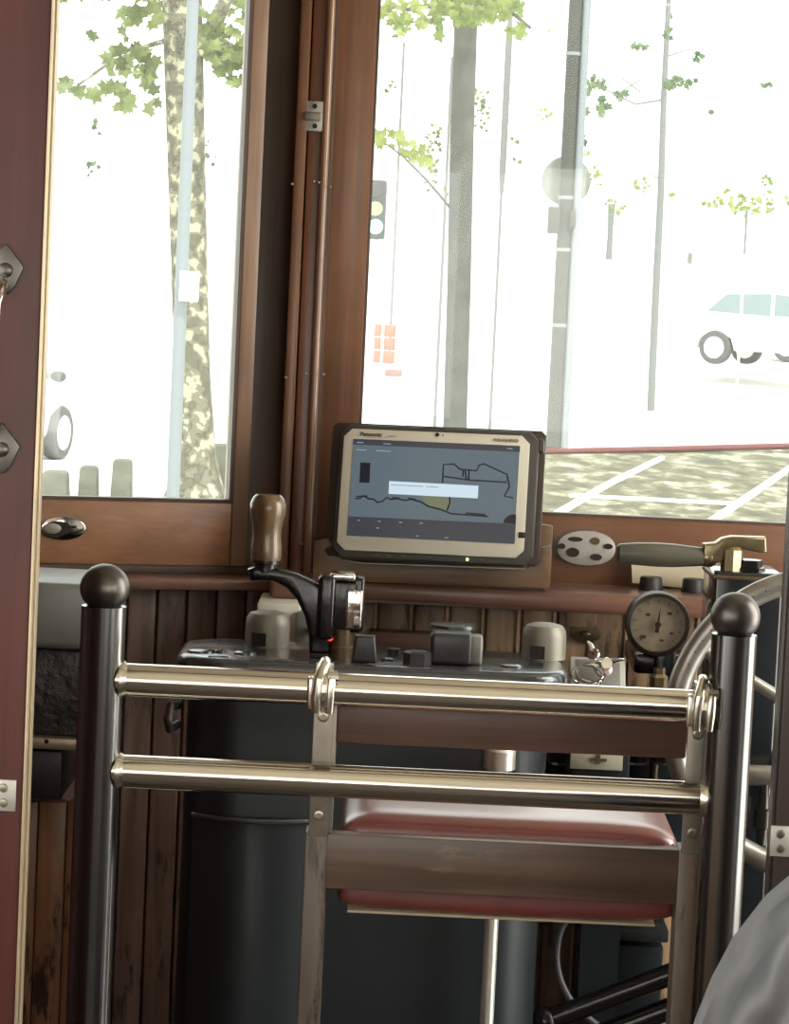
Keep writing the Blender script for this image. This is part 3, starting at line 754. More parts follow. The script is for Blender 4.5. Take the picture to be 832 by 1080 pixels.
for px, lab in ((686, 'black knob on the sill in front of the cream card, nearer the oval plate'), (731, 'black knob on the sill in front of the cream card, nearer the brake valve')):
    c = P(px, 622, 3.945); c.z = zsill + .004
    t = thing('knob', lab, 'knob', c, 'black knobs on the sill')
    MB().lathe([(S(13, 3.88), 0), (S(12, 3.88), .016), (S(11, 3.88), .0185), (0, .0185)], c, n=24).build('cap', m_rubber, t)
    MB().lathe([(S(13.6, 3.88), 0), (S(13.6, 3.88), .003)], c, n=24).build('skirt', m_rubber, t)
# old escutcheon on boards
c = P(617, 668, 3.935)
t = thing('door_bolt_plate', 'dull bronze oval plate with a raised boss on the front boards left of the gauge', 'plate', c)
MB().prism(oval(c.x, c.z, S(17, 3.93), S(10, 3.93), 3.931, 28), (0, .007, 0), .001).build('plate', m_oldmetal, t)
MB().ball((c.x, 3.93, c.z), .007, (1.2, .7, .7), 16, 10).build('boss', m_oldmetal, t)
b = MB(); pbox(b, 597, 635, 629, 662, 3.930, .008, .002); b.build('backplate', m_boards, t)

# --- brake valve: column, brass head, handle
YV = 3.55
vx0, vx1 = P(751, 640, YV).x, P(826, 640, YV).x
vz = P(785, 604, YV).z
t = thing('brake_valve', 'black brake valve column with brass head and long grey-green lever handle', 'brake valve', ((vx0 + vx1) / 2, YV + .05, 0))
MB().box((vx0, YV, 0), (vx1, YV + .12, vz), .006, 3).build('column', m_black, t)
b = MB(); b.box((vx0 - .002, YV - .002, vz - .010), (vx1 + .002, YV + .122, vz - .004), .002); b.build('band', m_oldmetal, t)
YH = YV + .03
c = P(757, 597, YH); c.z = vz
MB().lathe([(S(17, YH), 0), (S(17, YH), .004), (S(14, YH), .006), (S(14, YH), .014)], (P(790, 600, YH).x, YH, vz), n=6).build('valve_nut', m_iron, t)
MB().lathe([(S(12, YH), 0), (S(12, YH), .026), (S(9, YH), .030), (0, .030)], (P(771, 600, YH).x, YH - .004, vz), n=8).build('valve_spindle', m_brass, t)
MB().prism([P(x, y, YH - .012) for x, y in ((742, 574), (755, 573), (762, 568), (772, 566), (808, 567), (809, 583), (800, 583), (782, 579), (768, 578), (762, 592), (755, 594), (742, 593))], (0, .026, 0), .003, 3).build('lever_head', m_brass, t)
k_ = S(1, YH); hc = P(649, 583, YH); he = P(743, 584, YH); ax = (he - hc).normalized(); Lh = (he - hc).length / k_
ax = Vector((1, 0, 0.0))
hp = [(0, 0), (7, 1), (10, 4), (12, 20), (13, 45), (12.5, 62), (10.5, 85), (9.5, 96)]
MB().lathe([(r * k_, z * k_) for r, z in hp], hc + Vector((0, 0, 0)), ax, 24).build('grip', m_grip, t)
MB().lathe([(9.5 * k_, 93 * k_), (10.5 * k_, 95 * k_), (10.5 * k_, 102 * k_), (8 * k_, 106 * k_)], hc, ax, 20).build('ferrule', m_brass, t)

# --- pressure gauge
c = P(694, 659, 3.72); R = S(34.5, 3.72)
t = thing('pressure_gauge', 'round pressure gauge with black rim and cream dial below the sill', 'gauge', (c.x, 3.78, P(700, 735, 3.75).z))
MB().lathe([(R * .8, .045), (R * .97, .04), (R * 1.0, .004), (R * .97, 0), (R * .86, -.001), (R * .85, .006)], c, (0, 1, 0), 40, cap=False).build('housing', mat('bronze_rim', (0.06, 0.05, 0.042), .35, .6), t)
MB().lathe([(R * .87, .006), (0, .0061)], c, (0, 1, 0), 40).build('dial', mat('aged_dial', (0.52, 0.44, 0.32), 0.5, var=0.15, vscale=60), t)
b = MB()
for k in range(11):
    a = math.radians(225 - 27 * k); d = Vector((math.cos(a), 0, math.sin(a)))
    b.prism([c + d * R * .66 + Vector((-d.z, 0, d.x)) * .0004 + Vector((0, .0048, 0)), c + d * R * .76 + Vector((-d.z, 0, d.x)) * .0004 + Vector((0, .0048, 0)), c + d * R * .76 - Vector((-d.z, 0, d.x)) * .0004 + Vector((0, .0048, 0)), c + d * R * .66 - Vector((-d.z, 0, d.x)) * .0004 + Vector((0, .0048, 0))], (0, .001, 0))
for (dx, dz, s_) in ((-11, 10, 2.4), (12, 12, 2.4), (15, -9, 1.8), (5, -17, 2), (-15, -14, 3)):
    q = c + Vector((S(dx, 3.72), .0045, S(dz, 3.72))); b.box(q - Vector((S(s_, 3.72), 0, S(s_ * .6, 3.72))), q + Vector((S(s_, 3.72), .001, S(s_ * .6, 3.72))))
b.build('dial_marks', mat('dial_ink', (0.12, 0.07, 0.04), .6), t)
d = Vector((.10, 0, 1)).normalized(); n_ = Vector((-1, 0, .1)).normalized()
q = c + Vector((0, .003, 0)) - d * R * .12
MB().prism([q - n_ * .003 - d * .006, q - n_ * .0015 + d * .010, q + d * R * .68, q + n_ * .0015 + d * .010, q + n_ * .003 - d * .006], (0, .0012, 0)).build('needle', mat('needle_brown', (0.06, 0.03, 0.015), .5), t)
MB().lathe([(.0042, .0035), (.0042, .001), (0, 0)], c, (0, 1, 0), 16).build('needle_hub', mat('needle_hub_brown', (0.08, 0.04, 0.02), .5), t)
g = MB(); pbox(g, 668, 690, 726, 712, 3.75, .16, .006); pbox(g, 690, 680, 712, 740, 3.74, .03, .006); g.build('bracket', m_iron, t)
q = P(694, 728, 3.73); MB().lathe([(.012, 0), (.012, .018), (.008, .022), (.008, .03)], q, n=6).build('union_nut', m_brass, t, smooth=False)
MB().cyl(q + Vector((0, 0, -.2)), q, .006).build('pipe', m_oldmetal, t)

# --- key switch box
YQ = 3.53
q = P(630, 728, YQ)
t = thing('switch_pedestal', 'dark pedestal with pale switch plate on top, right of the controller', 'switch box', (q.x, YQ + .1, 0))
b = MB(); pbox(b, 600, 733, 662, 975, YQ + .02, .12, .004); b.build('pedestal', m_gloss, t)
b = MB(); b.box((q.x + .0, YQ + .06, 0), (q.x + .05, YQ + .13, P(630, 960, YQ).z)); b.build('support', m_gloss, t)
TQ = Matrix.Translation(P(631, 714, YQ + .03)) @ Matrix.Rotation(math.radians(-48), 4, 'X')
MB(TQ).box((-.036, -.004, -.030), (.034, .012, .030), .003).build('switch_plate', mat('pale_switch_plate', (0.58, 0.58, 0.54), .4), t)
MB(TQ).box((-.029, -.0055, -.024), (.027, -.003, .024), .001).build('switch_face', m_greyp, t)
b = MB(); pbox(b, 601, 795, 657, 812, YQ + .017, .004, .001); o = b.build('name_plate', mat('pale_label', (0.62, 0.6, 0.45), .5), t); o['label'] = 'pale rectangular data plate'
b = MB(); pbox(b, 628, 796, 633, 806, YQ + .015, .003); pbox(b, 622, 800, 640, 803, YQ + .0155, .003); b.build('plate_mark', m_ink, t)
t5 = thing('dark_filler', 'dark box with stub pipes added to darken the wall below the gauge, behind the switch pedestal', 'equipment box', P(690, 960, 3.74))  # dark boxes and stubs added to keep this stretch of wall dark
b = MB(); pbox(b, 650, 745, 748, 962, 3.74, .2, .006); b.build('housing', m_gloss, t5)
b = MB(); pbox(b, 574, 752, 598, 880, 3.70, .24, .006); b.build('side_housing', m_gloss, t5)
for px in (590, 672, 700, 728):
    q = P(px, 790, 3.70); MB().lathe([(.012, -.02), (.016, -.016), (.016, .010), (.009, .014), (.009, .05)], q, n=8).build('stub_pipe', m_pewter, t5)
t6 = thing('seat_base_box', 'dark box low on the front boards beneath the right half of the seat, its body added to darken them', 'box', P(655, 1300, 3.74))
t6.location.z = 0
b = MB(); c_ = P(628, 1000, 3.74); d_ = P(700, 1000, 3.74); b.box((c_.x, 3.74, 0), (d_.x, 3.935, P(650, 996, 3.74).z), .004); b.build('box', m_gloss, t6)  # body under the lid added to darken the lower boards
b = MB(); pbox(b, 618, 979, 706, 993, 3.72, .21, .003); b.build('lid', m_knob, t6)
k = thing('key_ring', 'bunch of chrome keys on a ring lying on the pale switch plate', 'keys', P(628, 716, YQ + .005))
kc = P(619, 712, YQ + .0); pts = [kc + Vector((.020 * math.cos(a), -.003 + .012 * math.sin(a), .011 * math.sin(a))) for a in [2 * math.pi * i / 24 for i in range(24)]]
MB().tube(pts, .0018, 8, closed=True).build('ring', m_chrome2, k)
pts = [kc + Vector((.004 + .017 * math.cos(a), -.006 + .010 * math.sin(a), .004 + .010 * math.sin(a))) for a in [2 * math.pi * i / 24 for i in range(24)]]
MB().tube(pts, .0014, 8, closed=True).build('ring', m_chrome2, k)
for i, (px, py, dx, dz, mm) in enumerate(((626, 690, -.004, .011, m_chrome2), (640, 700, .011, .004, m_chrome2), (632, 704, .004, -.006, m_chrome2))):
    a = P(px, py, YQ + .01); 
    kk = MB().lathe([(.007, 0), (.008, .002), (.007, .0035), (0, .0036)], a, (.2 * i - .3, -1, .3), 16).build('key', mm, k)
    MB().tube([a, a + Vector((dx, .003, dz)), a + Vector((dx * 2, .006, dz * 1.4))], [.004, .003, .0015], 8).build('blade', mm, kk)
b = MB().lathe([(.011, 0), (.011, .004), (.008, .006), (0, .006)], P(636, 706, YQ + .012), (.1, -1, .5), 20)
o = b.build('tag', mat('pinkish_enamel', (0.55, 0.38, 0.42), .25, .4), k)

# --- hand brake wheel
YR = 3.30
c = P(866, 765, YR); R = S(157, YR); r_ = S(12.5, YR)
t = thing('handbrake_wheel', 'large silver handbrake wheel partly hidden behind the right stanchion', 'wheel', (c.x, YR + .1, 0))
pts = [c + Vector((R * math.cos(a), 0, R * 1.0 * math.sin(a))) for a in [2 * math.pi * k / 64 for k in range(64)]]
MB().tube(pts, r_, 16, closed=True).build('rim', m_wheel, t)
for k in range(3):
    a = math.radians(30 + 120 * k); d = Vector((math.cos(a), 0, math.sin(a)))
    MB().tube([c + d * .02, c + d * R * .6 , c + d * (R - .004)], [.009, .007, .007], 12).build('spoke', m_wheel, t)
MB().lathe([(.016, -.02), (.026, -.014), (.028, .01), (.022, .02), (.012, .022), (.012, .09)], c, (0, 1, 0), 24).build('hub', m_wheel, t)
MB().box((c.x - .03, YR + .075, 0), (c.x + .03, YR + .13, c.z + .04), .005).build('stand', m_black, t)
b = MB()
for k in range(9, 22):
    a = math.radians(95 + 5.2 * (k - 9)); d = Vector((math.cos(a), 0, math.sin(a)))
    b.lathe([(.0009, 0), (0, .0004)], c + d * (R + .001) + Vector((0, -r_ - .0001, 0)), (0, -1, 0), 8)
b.build('rivets', m_hole, t)

# pipework right
q = P(803, 818, 3.48)
t = thing('air_pipe', 'grey air pipe with a small cock between the right stanchion and dark post', 'pipe', (q.x, 3.48, P(803, 940, 3.48).z))
zq = q.z
MB().cyl((q.x - .06, 3.48, zq), (q.x + .08, 3.48, zq), .013).build('pipe', m_wheel, t)
v = P(806, 850, 3.47)
MB().lathe([(.006, -.05), (.008, -.03), (.011, -.028), (.011, -.006), (.007, -.004), (.007, .012)], (v.x, 3.478, v.z), n=16).build('cock', m_pewter, t)
MB().cyl((v.x, 3.478, zq), (v.x, 3.478, v.z), .006).build('stem', m_pewter, t)
MB().box((q.x + .05, 3.46, zq - .03), (q.x + .062, 3.56, zq + .02), .002).build('clip', m_iron, t)

# lower right: cable and dark pipes
pts = [P(x, y, 3.58) for x, y in ((606, 960), (592, 980), (587, 1005), (590, 1030), (602, 1055), (622, 1075), (650, 1100), (690, 1180), (700, 1300))]
sm = []
for i in range(len(pts) - 1):
    for k in range(6):
        f = k / 6; p0 = pts[max(i-1, 0)]; p1 = pts[i]; p2 = pts[i+1]; p3 = pts[min(i+2, len(pts)-1)]
        sm.append(0.5 * ((2*p1) + (p2 - p0) * f + (2*p0 - 5*p1 + 4*p2 - p3) * f*f + (3*p1 - p0 - 3*p2 + p3) * f**3))

tag(MB().tube(sm, .0042, 10).build('cable', mat('grey_cable', (0.16, 0.16, 0.17), .4)), 'grey cable looping down below the seat, right of the black cabinet', 'cable')
for (a, b_, lab) in (((588, 1072), (722, 1022), 'upper of two black slanting rods beneath the seat'), ((588, 1108), (722, 1058), 'lower of two black slanting rods beneath the seat')):
    p0, p1 = P(*a, 3.52), P(*b_, 3.50); d = (p1 - p0); e0 = p0 - d * .1; e1_ = p1 + d * .12
    t = thing('linkage_rod', lab, 'rod', e0, 'linkage rods under the seat')
    MB().cyl(e0, e1_, .014, n=20).build('rod', m_iron, t)
    MB().ball(e0, .019, u=16, v=10).build('joint', m_iron, t)

# --- locker at left
t = thing('wall_locker', 'grey topped dark locker with brass strip at the far left behind the stanchion', 'locker', (P(50, 900, 3.55).x, 3.6, P(60, 840, 3.55).z))
m_lid = mat('grey_sheet_metal', (0.27, 0.28, 0.27), 0.42, 0.4, var=0.12, vscale=12)
m_lea = mat('crinkled_black_leather', (0.045, 0.045, 0.045), 0.45, bump=0.9, bscale=40)
b = MB(); pbox(b, -60, 613, 100, 684, 3.50, .19, .01, 3); b.build('lid', m_lid, t)
b = MB(); pbox(b, -60, 682, 96, 776, 3.515, .175, .006); b.build('body', m_lea, t)
b = MB(); pbox(b, -60, 776, 82, 789, 3.50, .18, .003); o = b.build('brass_strip', mat('tarnished_brass_strip', (0.42, 0.36, 0.26), .4, .7, var=.2, vscale=30), t)
q = P(49, 782, 3.5); MB().lathe([(.003, 0), (0, .001)], q, (0, -1, 0), 10).build('screw', m_hole, t)
b = MB(); pbox(b, -60, 789, 66, 842, 3.53, .17, .003); b.build('skirt', m_gloss, t)
# orange worn boards under it
b = MB()
for i, (x0, x1) in enumerate(((-40, -2), (-1, 30), (31, 60), (61, 80))):
    pbox(b, x0 + 6, 842, x1 + 6, 1090, 3.60, .02, .002)
    c = P(x0 + 6, 1090, 3.6); w = S(x1 - x0, 3.6)
    b.box((c.x, 3.6, 0), (c.x + w, 3.62, c.z + .001))
m_or = wood('worn_orange_boards', (0.30, 0.15, 0.08), (0.48, 0.27, 0.15), 'Z', 0.45, 0.15, wear=0.7, wearcol=(.06,.035,.022))
tag(b.build('board_panel', m_or), 'worn orange brown boarded panel under the grey locker at the far left', 'panel')

# --- bench and seated passenger
t = thing('bench', 'varnished slatted wooden bench seat under the seated passenger', 'bench', (.80, 1.85, 0))
MB().box((.33, 1.66, .41), (1.30, 2.1, .45), .01).build('seat', m_frame, t)
MB().box((.33, 1.62, .45), (1.30, 1.655, .80), .008).build('backrest', m_frame, t)
for x in (.36, 1.24):
    for y in (1.68, 2.05): MB().box((x, y, 0), (x + .04, y + .04, .41), .004).build('leg', m_stile, t)

def skin(name, verts, edges, radii, m, parent, sub=2, root=0):
    me = bpy.data.meshes.new(name); off = world_loc(parent)
    me.from_pydata([Vector(v) - off for v in verts], edges, [])
    o = bpy.data.objects.new(name, me); scene.collection.objects.link(o); o.parent = parent
    sk = o.modifiers.new('skin', 'SKIN'); sk.use_smooth_shade = True; sk.branch_smoothing = .6
    if not me.skin_vertices: me.attributes.new  # layer is made by the modifier below
    try: lay = me.skin_vertices[0]
    except Exception:
        bm_ = bmesh.new(); bm_.from_mesh(me); bm_.verts.layers.skin.verify(); bm_.to_mesh(me); bm_.free(); lay = me.skin_vertices[0]
    for i, r in enumerate(radii):
        lay.data[i].radius = r if isinstance(r, tuple) else (r, r); lay.data[i].use_root = (i == root)
    s2 = o.modifiers.new('sub', 'SUBSURF'); s2.levels = sub; s2.render_levels = sub
    # bake so that it is one plain mesh
    dg = bpy.context.evaluated_depsgraph_get(); ev = o.evaluated_get(dg)
    nm = bpy.data.meshes.new_from_object(ev); o.modifiers.clear(); o.data = nm
    nm.materials.append(m) if not nm.materials else None
    nm.polygons.foreach_set('use_smooth', [True] * len(nm.polygons))
    return o
def fold(m, rot, sc, dist):
    nt = m.node_tree; L = nt.links.new
    tc = nt.nodes.new('ShaderNodeTexCoord'); mp = nt.nodes.new('ShaderNodeMapping'); mp.inputs['Rotation'].default_value = (0, rot, 0)
    w = nt.nodes.new('ShaderNodeTexWave'); w.inputs['Scale'].default_value = sc; w.inputs['Distortion'].default_value = 3.5; w.inputs['Detail'].default_value = 2; w.inputs['Detail Scale'].default_value = 1.5
    bp = nt.nodes.new('ShaderNodeBump'); bp.inputs['Strength'].default_value = 1; bp.inputs['Distance'].default_value = dist
    L(tc.outputs['Object'], mp.inputs['Vector']); L(mp.outputs['Vector'], w.inputs['Vector']); L(w.outputs['Fac'], bp.inputs['Height'])
    L(bp.outputs['Normal'], nt.nodes['Principled BSDF'].inputs['Normal'])
person = thing('person', 'seated passenger in a grey shirt at the lower right, only the shoulder in view', 'person', (.47, 1.85, 0))
HX = .452
m_skin = mat('skin', (0.52, 0.31, 0.22), .5)
def cloth(name, c, v=.12):
    return mat(name, c, .85, var=v, vscale=7, bump=1.0, bscale=13)
m_shirt = cloth('grey_cotton', (0.17, 0.175, 0.18), .2); fold(m_shirt, -.55, 6.5, .028); m_jeans = cloth('blue_denim', (0.05, 0.07, 0.11)); m_shoe = mat('brown_shoe', (0.06, 0.035, 0.02), .45); m_hair = mat('dark_brown_hair', (0.03, 0.02, 0.013), .6, bump=.8, bscale=90)
sv = {'pel': (HX, 1.86, .56), 'sp1': (HX, 1.85, .72), 'ch': (HX, 1.87, .92), 'up': (HX, 1.875, 1.005), 'nk': (HX, 1.885, 1.10), 'nk2': (HX, 1.90, 1.16), 'hd': (HX, 1.91, 1.22)}
def armpts(s):
    return [(HX + s * .085, 1.875, 1.066), (HX + s * .158, 1.88, 1.022), (HX + s * .225, 1.94, .72), (HX + s * .13, 2.13, .625), (HX + s * .105, 2.17, .615)]
def legpts(s):
    return [(HX + s * .09, 1.90, .535), (HX + s * .11, 2.15, .535), (HX + s * .12, 2.34, .53), (HX + s * .12, 2.35, .30), (HX + s * .12, 2.36, .09)]
V = list(sv.values()); E = [(0, 1), (1, 2), (2, 3), (3, 4), (4, 5), (5, 6)]; Rr = [(.07, .06), (.115, .09), (.155, .11), (.11, .085), .052, .05, .07]
for s in (-1, 1):
    n0 = len(V); V += armpts(s); E += [(3, n0), (n0, n0+1), (n0+1, n0+2), (n0+2, n0+3), (n0+3, n0+4)]; Rr += [.06, .052, .042, .028, .026]
    n0 = len(V); V += legpts(s); E += [(0, n0), (n0, n0+1), (n0+1, n0+2), (n0+2, n0+3), (n0+3, n0+4)]; Rr += [.07, .065, .05, .048, .04]
skin('body', V, E, Rr, m_skin, person)
V = list(sv.values())[:5]; V[4] = (HX, 1.882, 1.065); E = [(0, 1), (1, 2), (2, 3), (3, 4)]; Rr = [(.175, .15), (.16, .125), (.175, .13), (.13, .10), (.068, .066)]
for s in (-1, 1):
    n0 = len(V); a_ = armpts(s)[:4]; V += a_; E += [(3, n0), (n0, n0+1), (n0+1, n0+2), (n0+2, n0+3)]; Rr += [.074, .070, .058, .042]
skin('shirt', V, E, Rr, m_shirt, person)
V = [(HX, 1.86, .67), (HX, 1.865, .555)]; E = [(0, 1)]; Rr = [(.165, .14), (.165, .12)]
for s in (-1, 1):
    n0 = len(V); V += legpts(s); E += [(1, n0), (n0, n0+1), (n0+1, n0+2), (n0+2, n0+3), (n0+3, n0+4)]; Rr += [.12, .09, .068, .062, .055]
skin('trousers', V, E, Rr, m_jeans, person)
for s in (-1, 1):
    x = HX + s * .12
    MB().ball((x, 2.385, .045), .05, (.95, 1.25, .85), 20, 12).build('shoe', m_shoe, person)
    # hand with five fingers resting on the thigh
    w0 = Vector((HX + s * .105, 2.17, .640)); V = [w0, w0 + Vector((-s * .012, .045, .0)), w0 + Vector((-s * .018, .085, -.002))]; E = [(0, 1), (1, 2)]; Rr = [(.026, .02), (.036, .016), (.036, .013)]
    for k in range(4):
        bx_ = w0 + Vector((-s * .018 + (k - 1.5) * .019, .088, -.002)); L_ = (.062, .072, .068, .052)[k]
        n0 = len(V); V += [bx_, bx_ + Vector((0, L_ * .5, .004)), bx_ + Vector((0, L_ * .85, -.008)), bx_ + Vector((0, L_, -.02))]
        E += [(2, n0), (n0, n0+1), (n0+1, n0+2), (n0+2, n0+3)]; Rr += [.0095, .0085, .008, .007]
    n0 = len(V); V += [w0 + Vector((-s * .045, .05, .002)), w0 + Vector((-s * .06, .078, -.002)), w0 + Vector((-s * .064, .10, -.008))]; E += [(1, n0), (n0, n0+1), (n0+1, n0+2)]; Rr += [.011, .0095, .008]
    skin('hand', V, E, Rr, m_skin, person, 2)
hc_ = Vector((HX, 1.92, 1.275))
b = MB(); b.ball(hc_, .1, (.76, .95, 1.18)); b.ball(hc_ + Vector((0, .03, -.05)), .07, (.85, .8, .95)); b.ball(hc_ + Vector((0, .098, -.015)), .018, (.7, 1.0, 1.5), 12, 8)
for s in (-1, 1): b.ball(hc_ + Vector((s * .076, 0, -.01)), .024, (.35, .8, 1.2), 12, 8)
b.build('head', m_skin, person)
b = MB(); b.ball(hc_ + Vector((0, -.012, .022)), .106, (.8, .93, 1.08))
b.build('hair', m_hair, person)
for s in (-1, 1): MB().ball(hc_ + Vector((s * .03, .083, .004)), .012, (1, .7, .8), 12, 8).build('eye', mat('eye', (.5, .48, .45), .2), person)
MB().ball(hc_ + Vector((0, .083, -.062)), .022, (1, .4, .3), 16, 8).build('mouth', mat('lips', (.35, .12, .1), .5), person)

# ================================================================== OUTDOORS
random.seed(5)
m_street = mat('pale_concrete', (0.72, 0.71, 0.66), .9, var=.06, vscale=.6)
m_cobble = bpy.data.materials.new('mossy_setts'); m_cobble.use_nodes = True
nt = m_cobble.node_tree; bb = nt.nodes['Principled BSDF']; bb.inputs['Roughness'].default_value = .9
tcn = nt.nodes.new('ShaderNodeTexCoord'); n1 = nt.nodes.new('ShaderNodeTexNoise'); n1.inputs['Scale'].default_value = 1.7; n1.inputs['Detail'].default_value = 9; n1.inputs['Roughness'].default_value = .7
mpn = nt.nodes.new('ShaderNodeMapping'); mpn.inputs['Scale'].default_value = (1.3, .45, 1)
nt.links.new(tcn.outputs['Object'], mpn.inputs['Vector']); nt.links.new(mpn.outputs['Vector'], n1.inputs['Vector'])
rp = nt.nodes.new('ShaderNodeValToRGB'); e = rp.color_ramp.elements
e[0].position = .38; e[0].color = (.055, .052, .027, 1); e[1].position = .66; e[1].color = (.48, .46, .36, 1)
x_ = e.new(.5); x_.color = (.125, .115, .06, 1)
nt.links.new(n1.outputs['Fac'], rp.inputs['Fac']); nt.links.new(rp.outputs['Color'], bb.inputs['Base Color'])

ground = MB(); ground.face([(-60, 4.3, GZ), (60, 4.3, GZ), (60, 46, GZ), (-60, 46, GZ)][::1]); ground.face([(-60, 46, GZ), (60, 46, GZ), (60, 60, .2), (-60, 60, .2)]); ground.face([(-90, 60, .2), (90, 60, .2), (90, 180, 3.2), (-90, 180, 3.2)])
struct(ground.build('ground', m_street, smooth=False))
# strip of mossy setts with tram rails
q = [G(380, 590), G(900, 590), G(860, 468), G(560, 480)]
def lift(v, d): return (v.x, v.y, v.z + d)
b = MB().prism([lift(v, .005) for v in q], (0, 0, .02))
struct(b.build('ground_setts', m_cobble, smooth=False))
m_rail = mat('tram_rail_steel', (0.62, 0.60, 0.58), .45, .2)
for pts, lab in ((((500, 590), (592, 540), (640, 512), (697, 484)), 'left tram rail curving across the mossy setts'), (((690, 590), (763, 542), (800, 517), (836, 492)), 'right tram rail curving across the mossy setts')):
    b = MB(); ps = [G(*p, GZ + .03) for p in pts]
    b.tube(ps, .06, 8, flat=.7)
    tag(b.build('tram_rail', m_rail), lab, 'rail', 'tram rails in the street')
b = MB().tube([G(562, 477, GZ + .05), G(700, 474, GZ + .07), G(850, 470, GZ + .12)], .05, 8)
tag(b.build('kerb_bar', mat('dark_red_kerb', (0.16, 0.04, 0.035), .6)), 'dark red low bar lying along the far edge of the setts', 'bar')
b = MB().tube([G(600, 524, GZ + .03), G(700, 529, GZ + .03), G(780, 533, GZ + .03)], .04, 8)
struct(b.build('ground_drain', m_rail))

# --- trees
m_bark = bpy.data.materials.new('plane_bark'); m_bark.use_nodes = True
nt = m_bark.node_tree; bb = nt.nodes['Principled BSDF']; bb.inputs['Roughness'].default_value = .9
tcn = nt.nodes.new('ShaderNodeTexCoord'); n1 = nt.nodes.new('ShaderNodeTexNoise'); n1.inputs['Scale'].default_value = 8; n1.inputs['Detail'].default_value = 3
nt.links.new(tcn.outputs['Object'], n1.inputs['Vector']); rp = nt.nodes.new('ShaderNodeValToRGB'); rp.color_ramp.interpolation = 'CONSTANT'
e = rp.color_ramp.elements; e[0].position = 0; e[0].color = (.12, .12, .085, 1); e[1].position = .46; e[1].color = (.17, .165, .115, 1)
x_ = e.new(.56); x_.color = (.40, .37, .26, 1); x_ = e.new(.40); x_.color = (.10, .08, .055, 1)
nt.links.new(n1.outputs['Fac'], rp.inputs['Fac']); nt.links.new(rp.outputs['Color'], bb.inputs['Base Color'])
m_bark2 = mat('grey_bark', (0.11, 0.11, 0.10), .9, var=.25, vscale=3); m_white = mat('glare_white_trunk', (0.85, 0.85, 0.8), .8)  # the white doubles as glare swallowing the lower trunks
m_leafA = leafmat('plane_leaves', (0.10, 0.13, 0.04), (0.22, 0.265, 0.09))
m_leafB = leafmat('fresh_leaves', (0.16, 0.215, 0.05), (0.31, 0.36, 0.11))
m_leafC = leafmat('dark_leaves', (0.06, 0.11, 0.055), (0.17, 0.22, 0.10))

LEAF = [(0, -.5), (.18, -.32), (.5, -.3), (.36, -.05), (.55, .22), (.22, .2), (0, .6), (-.22, .2), (-.55, .22), (-.36, -.05), (-.5, -.3), (-.18, -.32)]
def leaves(clusters, Y, m, parent, size):
    b = MB(); bm_ = b.bm
    for (px, py, rx, ry, n) in clusters:
        for _ in range(n):
            a = random.random() * 6.283; rad = math.sqrt(random.random())
            x, y = px + rx * rad * math.cos(a), py + ry * rad * math.sin(a)
            c = P(x, y, Y + random.uniform(-.7, .7)); s_ = S(size, Y) * random.uniform(.7, 1.35)
            rot = Matrix.Rotation(random.uniform(0, 6.28), 3, 'Y') @ Matrix.Rotation(random.uniform(-1.0, 1.0), 3, 'X') @ Matrix.Rotation(random.uniform(-.9, .9), 3, 'Z')
            cv = bm_.verts.new(c)
            vs = [bm_.verts.new(c + rot @ Vector((u * s_, .12 * s_ * (abs(u) > .3), v * s_))) for u, v in LEAF]
            for k in range(len(vs)): bm_.faces.new((cv, vs[k], vs[(k+1) % len(vs)]))
    return b.build('foliage', m, parent, smooth=False)
def branchset(lst, Y, m, parent):
    for pts, r in lst:
        ps = [P(x, y, Y) for x, y in pts]; n = len(ps)
        MB().tube(ps, [S(r, Y) * (1 - .6 * k / (n - 1)) for k in range(n)], 8).build('branch', m, parent)

# left plane tree
Y1 = 27.5
t = thing('plane_tree', 'tall plane tree with mottled bark outside the left window', 'tree', G(207, 527))
t.location.y = Y1
base = P(203, 527, Y1); t.location = Vector((base.x, Y1, GZ))
tr = [((190, -160), 17), ((192, 0), 21), ((196, 150), 20), ((200, 300), 19), ((203, 400), 19), ((206, 470), 21), ((206, 505), 27), ((206, 530), 36)]
MB().tube([P(*p, Y1) for p, r in tr], [S(r, Y1) for p, r in tr], 16).build('trunk', m_bark, t)
MB().tube([P(212, 60, Y1), P(224, 30, Y1), P(238, 0, Y1), P(262, -70, Y1)], [S(12, Y1), S(9, Y1), S(7, Y1), S(5, Y1)], 10).build('branch', m_bark, t)
branchset([(((185, 40), (150, 50), (110, 70), (75, 95)), 3), (((185, 10), (160, 0), (140, -10)), 4), (((215, 60), (240, 50), (265, 55)), 4)], Y1, m_bark, t)
leaves([(150, 68, 20, 24, 22), (125, 66, 18, 14, 10), (135, 22, 12, 22, 9), (155, 15, 14, 20, 10), (130, 100, 10, 18, 8), (75, 92, 12, 6, 5), (97, 36, 7, 6, 2), (92, 99, 8, 6, 2), (160, 105, 12, 18, 6), (112, 92, 14, 6, 5),
        (240, 52, 22, 26, 55), (255, 10, 16, 12, 12), (222, 30, 12, 24, 12), (250, 75, 12, 16, 14), (100, -30, 120, 35, 60)], Y1 - .3, m_leafA, t, 15)
leaves([(98, 182, 7, 12, 6), (97, 130, 8, 8, 3), (102, 138, 6, 6, 2), (220, 162, 8, 14, 6)], Y1 + 3, m_leafC, t, 6)
